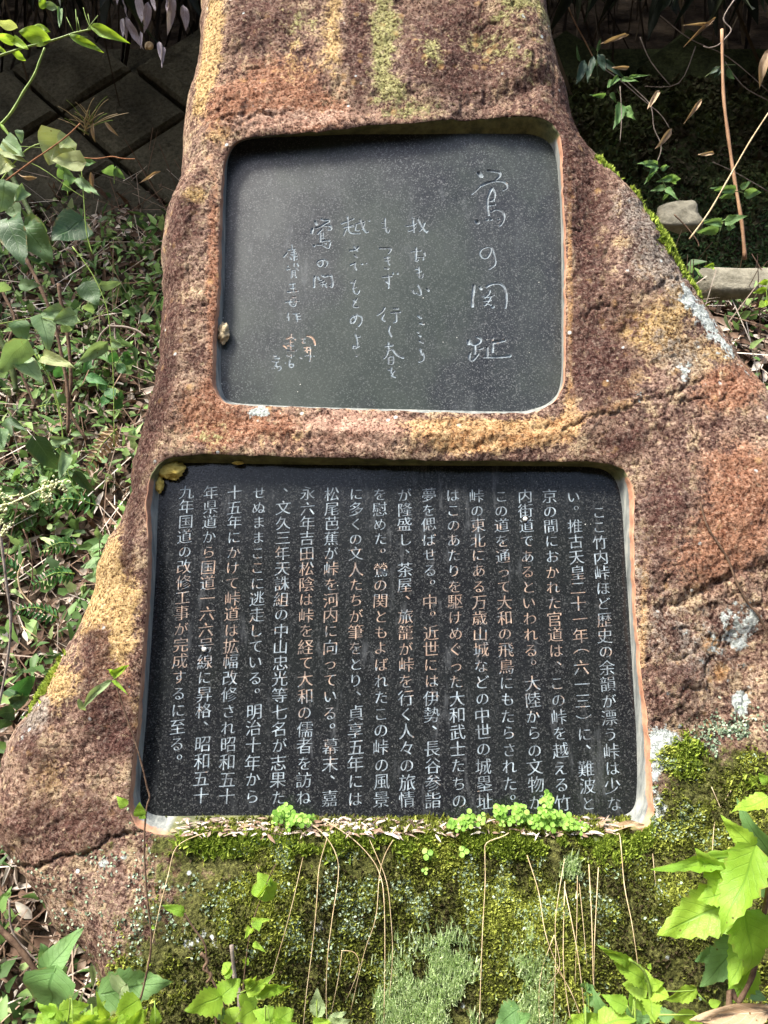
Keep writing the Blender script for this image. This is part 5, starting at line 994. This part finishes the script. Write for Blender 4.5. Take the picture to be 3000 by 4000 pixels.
plant('young_plant', 'pale young plant with rounded leaves left of the three-leaved one', 'plant', TL, [("440,1270 430,1160 400,1060", 6)], [(420, 1060, 360, 1080, 60), (430, 1110, 370, 1160, 70), (430, 1130, 500, 1160, 80), (430, 1070, 490, 1040, 50), (440, 1200, 400, 1230, 50), (550, 1050, 620, 1050, 40), (550, 1040, 520, 1020, 30), (520, 1180, 570, 1230, 50)], 2.4, 'stemgreen', 'nettledull', 'heart')
for k, (x, y, x2, y2, w_) in enumerate([(910, 0, 905, 130, 60), (960, 20, 950, 170, 56), (985, 0, 1000, 60, 30), (800, 120, 790, 230, 30), (830, 130, 880, 280, 50), (820, 110, 815, 220, 26), (1120, 0, 1100, 175, 60), (1090, 0, 1085, 90, 30), (1190, 50, 1210, 150, 60), (1030, 270, 1040, 380, 34), (1050, 290, 1060, 425, 24), (912, 210, 915, 300, 18)]):
    pass
pl = thing('withered_spray', 'pale purplish withered leaves hanging in the dark at the top left of the boulder', 'branch', tuple(W(*TL(1000, -60), 2.5)))
V, Fc = tube(stempts(TL, "760,-60 900,-30 1050,-40 1240,-20", 2.5), .004, .003, 5); obj('stem', V, Fc, M['stem'], pl)
for (x, y, x2, y2, w_) in [(910, -30, 905, 130, 60), (960, 20, 950, 170, 56), (985, -30, 1000, 60, 30), (800, 120, 790, 230, 30), (830, 120, 880, 285, 50), (820, 110, 815, 220, 26), (1120, -30, 1100, 175, 60), (1090, -20, 1085, 90, 30), (1190, 40, 1210, 155, 60), (1035, 270, 1040, 380, 34), (1050, 290, 1060, 425, 24), (912, 205, 915, 300, 18), (800, 0, 830, 120, 10), (755, -20, 760, 30, 20)]:
    add_leaf(pl, W(*TL(x, y), 2.5), W(*TL(x2, y2), 2.48), w_*.6/F*2.5, 'lance', 'purpleleaf', random.uniform(-40, 40))
sn = thing('snail_shell', 'small pale round snail shell hanging in the dark thicket', 'snail shell', tuple(W(*TL(970, 300), 2.6)))
V = []; Fq = []
for i in range(40):
    a = i*.42; rr = .0012+.0075*i/40; cx_ = .010*(i/40)*math.cos(a); cz_ = .010*(i/40)*math.sin(a)
    for j in range(8): b = j*math.pi/4; V.append((cx_+rr*math.cos(b)*math.cos(a), rr*math.sin(b)*1.1-.004*(1-i/40), cz_+rr*math.cos(b)*math.sin(a)))
for i in range(39):
    for j in range(8): Fq.append((i*8+j, i*8+(j+1) % 8, (i+1)*8+(j+1) % 8, (i+1)*8+j))
obj('shell', np.array(V)+W(*TL(970, 300), 2.6), Fq, M['straw'], sn)
# ------------------------------------------------------------------ right side
single('dry_cane', 'tall jointed brown dry cane standing right of the boulder', 'cane', TR, "1510,1680 1490,1450 1440,1150 1400,870 1370,600 1360,190", 24, 2.2, 'cane')
single('leaning_straw', 'long pale straw stalk leaning across in front of the brown cane', 'stalk', TR, "1150,1550 1280,1370 1390,1180 1540,920 1670,720", 11, 2.05, 'straw')
single('zigzag_twig', 'thin zigzag twig hooked over the top of the brown cane', 'twig', TR, "1440,0 1370,120 1420,190 1390,240 1340,290 1280,310 1240,300", 9, 2.2, 'snag')
single('dark_twig', 'short dark twig beside the flat grey rock', 'twig', TR, "1050,1390 1120,1460 1200,1560 1210,1600", 9, 2.1, 'stem')
single('hanging_vine', 'thin bare vine drooping beside the right edge of the boulder', 'vine', TR, "690,480 820,600 900,690 920,830 960,920 965,980 940,1050", 7, 2.5, 'snag')
single('hanging_vine', 'second thin vine looping further right down the dark wall', 'vine', TR, "560,420 700,520 840,640 960,740 1020,830", 6, 2.6, 'snag')
single('hanging_vine', 'straight thin vine stem under the paired nettle leaves', 'vine', TR, "700,560 710,760 700,920", 6, 2.45, 'snag')
single('leaning_cane', 'thin cane leaning on the dark wall at the top right', 'cane', TR, "350,0 400,130 470,260 540,400", 9, 2.9, 'culm' if False else 'cane')
for k, (txt, lb) in enumerate([("960,100 1150,250 1400,370 1659,590", 'long thin dead stem slanting across the top right wall'), ("830,240 900,400 1030,560", 'short thin dead stem on the wall near the boulder'), ("1659,650 1500,560 1380,400", 'thin dead stem at the far right of the wall'), ("1190,300 1080,540 860,560", 'bent thin dead stem low on the wall'), ("1659,1240 1450,1120 1300,1050", 'thin dead stem lying above the flat grey rock')]):
    single('dry_creeper', lb, 'creeper', TR, txt, 7, 2.75, 'snag')
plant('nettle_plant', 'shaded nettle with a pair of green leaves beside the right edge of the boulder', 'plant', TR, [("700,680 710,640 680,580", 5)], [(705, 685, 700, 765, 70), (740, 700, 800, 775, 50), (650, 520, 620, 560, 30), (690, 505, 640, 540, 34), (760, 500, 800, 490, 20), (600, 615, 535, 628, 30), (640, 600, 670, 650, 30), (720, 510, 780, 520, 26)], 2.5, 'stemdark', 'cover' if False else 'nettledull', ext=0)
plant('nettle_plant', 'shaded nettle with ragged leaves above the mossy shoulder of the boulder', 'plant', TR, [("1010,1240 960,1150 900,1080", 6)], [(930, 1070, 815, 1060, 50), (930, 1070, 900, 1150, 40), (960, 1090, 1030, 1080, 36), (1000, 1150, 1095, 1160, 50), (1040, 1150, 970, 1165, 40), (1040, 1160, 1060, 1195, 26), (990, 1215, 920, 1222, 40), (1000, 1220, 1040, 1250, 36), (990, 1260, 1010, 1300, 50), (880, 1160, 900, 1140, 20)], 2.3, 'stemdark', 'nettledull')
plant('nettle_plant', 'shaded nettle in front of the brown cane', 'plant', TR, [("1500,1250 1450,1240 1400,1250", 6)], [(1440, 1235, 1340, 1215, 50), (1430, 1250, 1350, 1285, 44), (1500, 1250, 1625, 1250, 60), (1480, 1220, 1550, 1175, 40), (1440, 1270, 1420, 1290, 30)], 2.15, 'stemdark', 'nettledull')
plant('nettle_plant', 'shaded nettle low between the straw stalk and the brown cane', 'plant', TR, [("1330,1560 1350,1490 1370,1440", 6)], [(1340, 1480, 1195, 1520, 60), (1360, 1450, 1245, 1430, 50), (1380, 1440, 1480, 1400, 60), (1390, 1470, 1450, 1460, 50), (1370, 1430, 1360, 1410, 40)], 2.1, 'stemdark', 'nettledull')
plant('weed', 'green weed at the right edge above the boulder shoulder', 'plant', MR, [("1660,330 1650,230 1659,150", 6)], [(1650, 210, 1560, 240, 40), (1659, 160, 1600, 190, 40), (1640, 300, 1600, 330, 50), (1650, 280, 1660, 330, 40), (1310, 60, 1250, 70, 30), (1280, 80, 1340, 60, 20)], 1.95, 'stemgreen', 'nettle')
plant('bamboo_sprig', 'dark bamboo grass sprig close to the right edge of the boulder', 'plant', TR, [("560,520 550,440 555,330", 5)], [(560, 350, 605, 450, 44), (530, 370, 490, 540, 44), (470, 400, 440, 500, 50), (590, 380, 685, 478, 34), (440, 390, 415, 340, 20), (550, 330, 575, 260, 20), (530, 390, 560, 430, 30)], 2.5, 'stemdark', 'bambooleaf', 'lance')
plant('bamboo_sprig', 'dark bamboo grass sprig beside the upper part of the brown cane', 'plant', TR, [("1250,500 1350,430 1450,420", 5)], [(1350, 430, 1280, 480, 30), (1360, 450, 1310, 490, 26), (1400, 440, 1420, 530, 34), (1650, 460, 1640, 475, 40)], 2.25, 'stemdark', 'bambooleaf', 'lance')
for (x, y, x2, y2, w_, lb) in [(750, 230, 605, 255, 26, 'dry bamboo leaf caught on the wall near the top of the boulder'), (760, 432, 660, 445, 24, 'dry bamboo leaf beside the dark bamboo sprig'), (955, 590, 885, 690, 34, 'dry bamboo leaf hanging at the middle of the dark wall'), (1230, 645, 1165, 730, 30, 'dry bamboo leaf on the wall left of the brown cane'), (1030, 840, 970, 935, 44, 'dry bamboo leaf hanging from the thin drooping vine'), (1310, 995, 1215, 998, 24, 'dry bamboo leaf lying on the litter left of the brown cane'), (1320, 115, 1190, 215, 24, 'dry bamboo leaf hooked on the zigzag twig'), (1300, 155, 1175, 155, 20, 'dry bamboo leaf lying just under the zigzag twig'), (1665, 320, 1600, 500, 50, 'half green bamboo leaf hanging at the top right edge')]:
    b, e = W(*TR(x, y), 2.4 if x < 1600 else 2.0), W(*TR(x2, y2), 2.37 if x < 1600 else 2.0); t = thing('bamboo_leaf', lb, 'leaf', tuple(b)); add_leaf(t, b, e, w_*.6/F*2.4, 'lance', 'dryleaf', random.uniform(-30, 30))
for (x, y, x2, y2, w_, d, lb) in [(600, 800, 595, 900, 24, 2.6, 'narrow dry leaf hanging from the grass tuft on the block wall'), (590, 1115, 600, 1230, 30, 2.5, 'pale dry leaf standing upright in the litter under the wall'), (680, 790, 740, 865, 24, 2.6, 'yellowing leaf of the grass tuft on the block wall'), (240, 1150, 100, 1165, 30, 1.9, 'pale dry leaf behind the thick dark green stem'), (1040, 1110, 900, 1180, 20, 2.5, 'long grey dry leaf leaning on the left side of the boulder')]:
    b, e = W(*TL(x, y), d), W(*TL(x2, y2), d); t = thing('dead_leaf', lb, 'leaf', tuple(b)); add_leaf(t, b, e, w_*.6/F*d, 'lance', 'dryleaf', random.uniform(-30, 30))
def rocky(label, px, py, d, sx, sy, sz, seed):
    V = []; Fq = []; nA, nB = 16, 8; c0 = W(px, py, d)
    for i in range(nB+1):
        th = math.pi*i/nB
        for j in range(nA):
            ph = 2*math.pi*j/nA; q_ = np.array([math.sin(th)*math.cos(ph), math.sin(th)*math.sin(ph), math.cos(th)]); q_ = np.sign(q_)*np.abs(q_)**.4; V.append(q_)
    V = np.array(V); V = V*(1+.9*(fbm(V*1.3+seed, 4, 8)-.5))[:, None]
    for i in range(nB):
        for j in range(nA): Fq.append((i*nA+j, i*nA+(j+1) % nA, (i+1)*nA+(j+1) % nA, (i+1)*nA+j))
    obj('rock', c0+V[:, :1]*sx*np.array([1, 0, 0.])+V[:, 1:2]*sy*wd_+V[:, 2:]*sz*wn, Fq, M['rock'], label=label, category='rock')
rocky('flat pale grey rock behind the mossy shoulder of the boulder', 2650, 845, 2.6, .075, .06, .03, 3)
rocky('pale grey rock shelf at the right edge below the brown cane', 2890, 1110, 2.42, .14, .05, .03, 8)
# dry grass tuft on the left wall
t = thing('grass_tuft', 'dry yellowish grass tuft growing from a joint of the block wall', 'grass tuft', tuple(W(*TL(560, 850), 2.75)))
for k in range(26):
    a = random.uniform(-1.3, 1.3); Ln = random.uniform(90, 330); x0, y0 = 580+random.uniform(-40, 40), 850+random.uniform(-60, 30)
    P = [W(*TL(x0+math.sin(a)*Ln*s+20*s*s, y0-math.cos(a)*Ln*(s-.35*s*s)), 2.75-.25*s) for s in (0, .35, .7, 1)]
    V, Fc = tube(P, .0022, .0007, 4, 3); obj('blade', V, Fc, M['straw' if k % 3 else 'stemgreen'], t)
# moss and bits bedded on the sloping sill of the lower recess
n = 9000; k_ = RNG.random(n); px = 640+RNG.random(n)*1820; tq = RNG.random(n)
pyo = 3255-20*np.sin(px*.004); wo = SLAB+.004+(0-SLAB)*tq; u, v = S(px, 3196+tq*62+RNG.normal(0, 3, n), wo); u = np.asarray(u); v = np.asarray(v)
dn = fb2(u, v, 22, 3, 88); keep = RNG.random(n) < smooth(dn, .36, .52)*(.35+.65*(px > 1500)); P_ = P3(u, v, wo-.004)[keep]
scatter('sill_moss', TUFT, P_, np.array([0, -.3, 1.])+.5*RNG.normal(size=P_.shape), rdir(len(P_)), RNG.uniform(.005, .012, len(P_)), RNG.uniform(.0025, .0045, len(P_)), M['moss'], kind='stuff', label='moss bedded along the sloping sill under the lower plaque', tints=np.clip(RNG.normal(.55, .2, len(P_)), 0, 1))
n = 500; px = 700+RNG.random(n)*1700; tq = RNG.random(n); wo = SLAB+.006+(0-SLAB)*tq; u, v = S(px, 3196+tq*62, wo); P_ = P3(u, v, wo+.001)
scatter('sill_litter', 'lance', P_, np.stack([RNG.normal(size=n), -.3*np.abs(RNG.normal(size=n)), .2*RNG.normal(size=n)], 1), np.array([0, -.5, .8])+.4*RNG.normal(size=P_.shape), RNG.uniform(.008, .03, n), RNG.uniform(.003, .008, n), M['litter'], kind='stuff', label='small dead leaf fragments on the sloping sill', tints=RNG.uniform(.5, 1, n))
for px, py, lb in ((2052, 2027, 'tiny round white snail on the fourth text column of the lower plaque'), (797, 2537, 'tiny round white snail on the left text columns of the lower plaque')):
    u, v = S(px, py, SLAB+.004); n_a = 10; V = [P3(u+.0052*math.sin(math.pi*i/8)*math.cos(2*math.pi*j/n_a), v+.0052*math.cos(math.pi*i/8), SLAB+.003+.0042*math.sin(math.pi*i/8)*math.sin(2*math.pi*j/n_a)+.0008*math.sin(j*2.)) for i in range(9) for j in range(n_a)]
    Fq = [(i*n_a+j, i*n_a+(j+1) % n_a, (i+1)*n_a+(j+1) % n_a, (i+1)*n_a+j) for i in range(8) for j in range(n_a)]
    if 'shellw' not in M: M['shellw'] = simple('white_shell', (.6, .58, .5), (.8, .78, .7), 300, .5)
    obj('snail', V, Fq, M['shellw'], label=lb, category='snail')
P = []
for px, py in [(2735, 1960), (2760, 2050), (2810, 2130), (2845, 2190), (2880, 2280), (2925, 2360), (2960, 2400), (3000, 2480), (3030, 2560)]:
    wo = stone_w(min(px, 2990), py)+.004; u, v = S(px, py, wo); P.append(P3(u, v, wo))
V, Fc = tube(P, .0022, .0028, 5); obj('thin_vine', V, Fc, M['stem'], label='thin brown vine lying down the right flank of the boulder', category='vine')
# leafy weeds on the left bank, each a plant of its own
WN = 'topmost second third fourth fifth sixth seventh eighth ninth tenth eleventh twelfth thirteenth fourteenth fifteenth lowest'.split()
rs = random.Random(11); spots = sorted([(rs.uniform(-1.55, -.75), rs.uniform(1.75, 2.95)) for _ in range(16)], key=lambda q: -q[1])
for k, (x, y) in enumerate(spots):
    x = min(x, -.62-.12*(3-y)) ; z = float(ground_z(np.array([x]), np.array([y]))[0]); base = np.array([x, y, z-.01]); hgt = rs.uniform(.14, .3)
    t = thing('bank_weed', 'pale green leafy weed on the left bank, %s counted down the slope' % WN[k], 'plant', tuple(base), 'leafy weeds on the left bank')
    for st_ in range(rs.randint(2, 3)):
        lean = np.array([rs.uniform(-.5, .5), -rs.uniform(.2, .7), 1.0]); pts = [base+lean*hgt*s_+np.array([.03*math.sin(s_*5+k), 0, -.12*hgt*s_*s_]) for s_ in (0, .35, .7, 1)]
        V, Fc = tube(pts, .0026, .0012, 5); obj('stem', V, Fc, M['stemgreen' if k % 3 else 'stem'], t); nl = rs.randint(5, 8)
        for j in range(nl):
            s_ = .25+.75*j/(nl-1); p0 = base+lean*hgt*s_+np.array([.03*math.sin(s_*5+k), 0, -.12*hgt*s_*s_]); a = rs.uniform(0, 6.28); ll = rs.uniform(.035, .075)*(1.25-.5*s_)
            dr = np.array([math.cos(a), -.5+.3*math.sin(a), .3*math.sin(a)-.1]); dr /= np.linalg.norm(dr)
            add_leaf(t, p0, p0+dr*ll, ll*rs.uniform(.5, .75), ('ovate', 'heart', 'ovate')[k % 3], ('heart', 'nettledull', 'cleaf')[(k+j) % 3] if 'cleaf' in M else ('heart', 'nettledull')[(k+j) % 2], rs.uniform(-35, 35), None, np.array([rs.uniform(-.4, .4), -1, .9]))
# more lime foliage along the bottom edge
for lb, c, pts, lv in [
 ('bright lime leaves crowding the bottom edge below the pale broad leaf', BL, "600,1760 620,1700 640,1660", [(600, 1700, 470, 1600, 150), (640, 1690, 760, 1610, 150), (620, 1720, 540, 1680, 130), (700, 1740, 820, 1660, 150), (560, 1740, 380, 1700, 140)]),
 ('bright lime leaves at the bottom edge right of the snapped stub', BC, "60,1760 100,1690 120,1640", [(110, 1650, 10, 1560, 130), (120, 1650, 250, 1570, 140), (100, 1700, 220, 1690, 120), (60, 1720, -60, 1680, 120)]),
 ('lime seedling leaves low at the bottom between moss and nettle', BR, "480,1760 470,1700 470,1640", [(470, 1660, 380, 1600, 100), (475, 1660, 560, 1590, 110), (470, 1700, 360, 1680, 110), (480, 1700, 600, 1680, 110)])]:
    plant('nettle_plant', lb, 'plant', c, [(pts, 10)], lv, 1.06, 'stemgreen', 'nettle', ext=1)
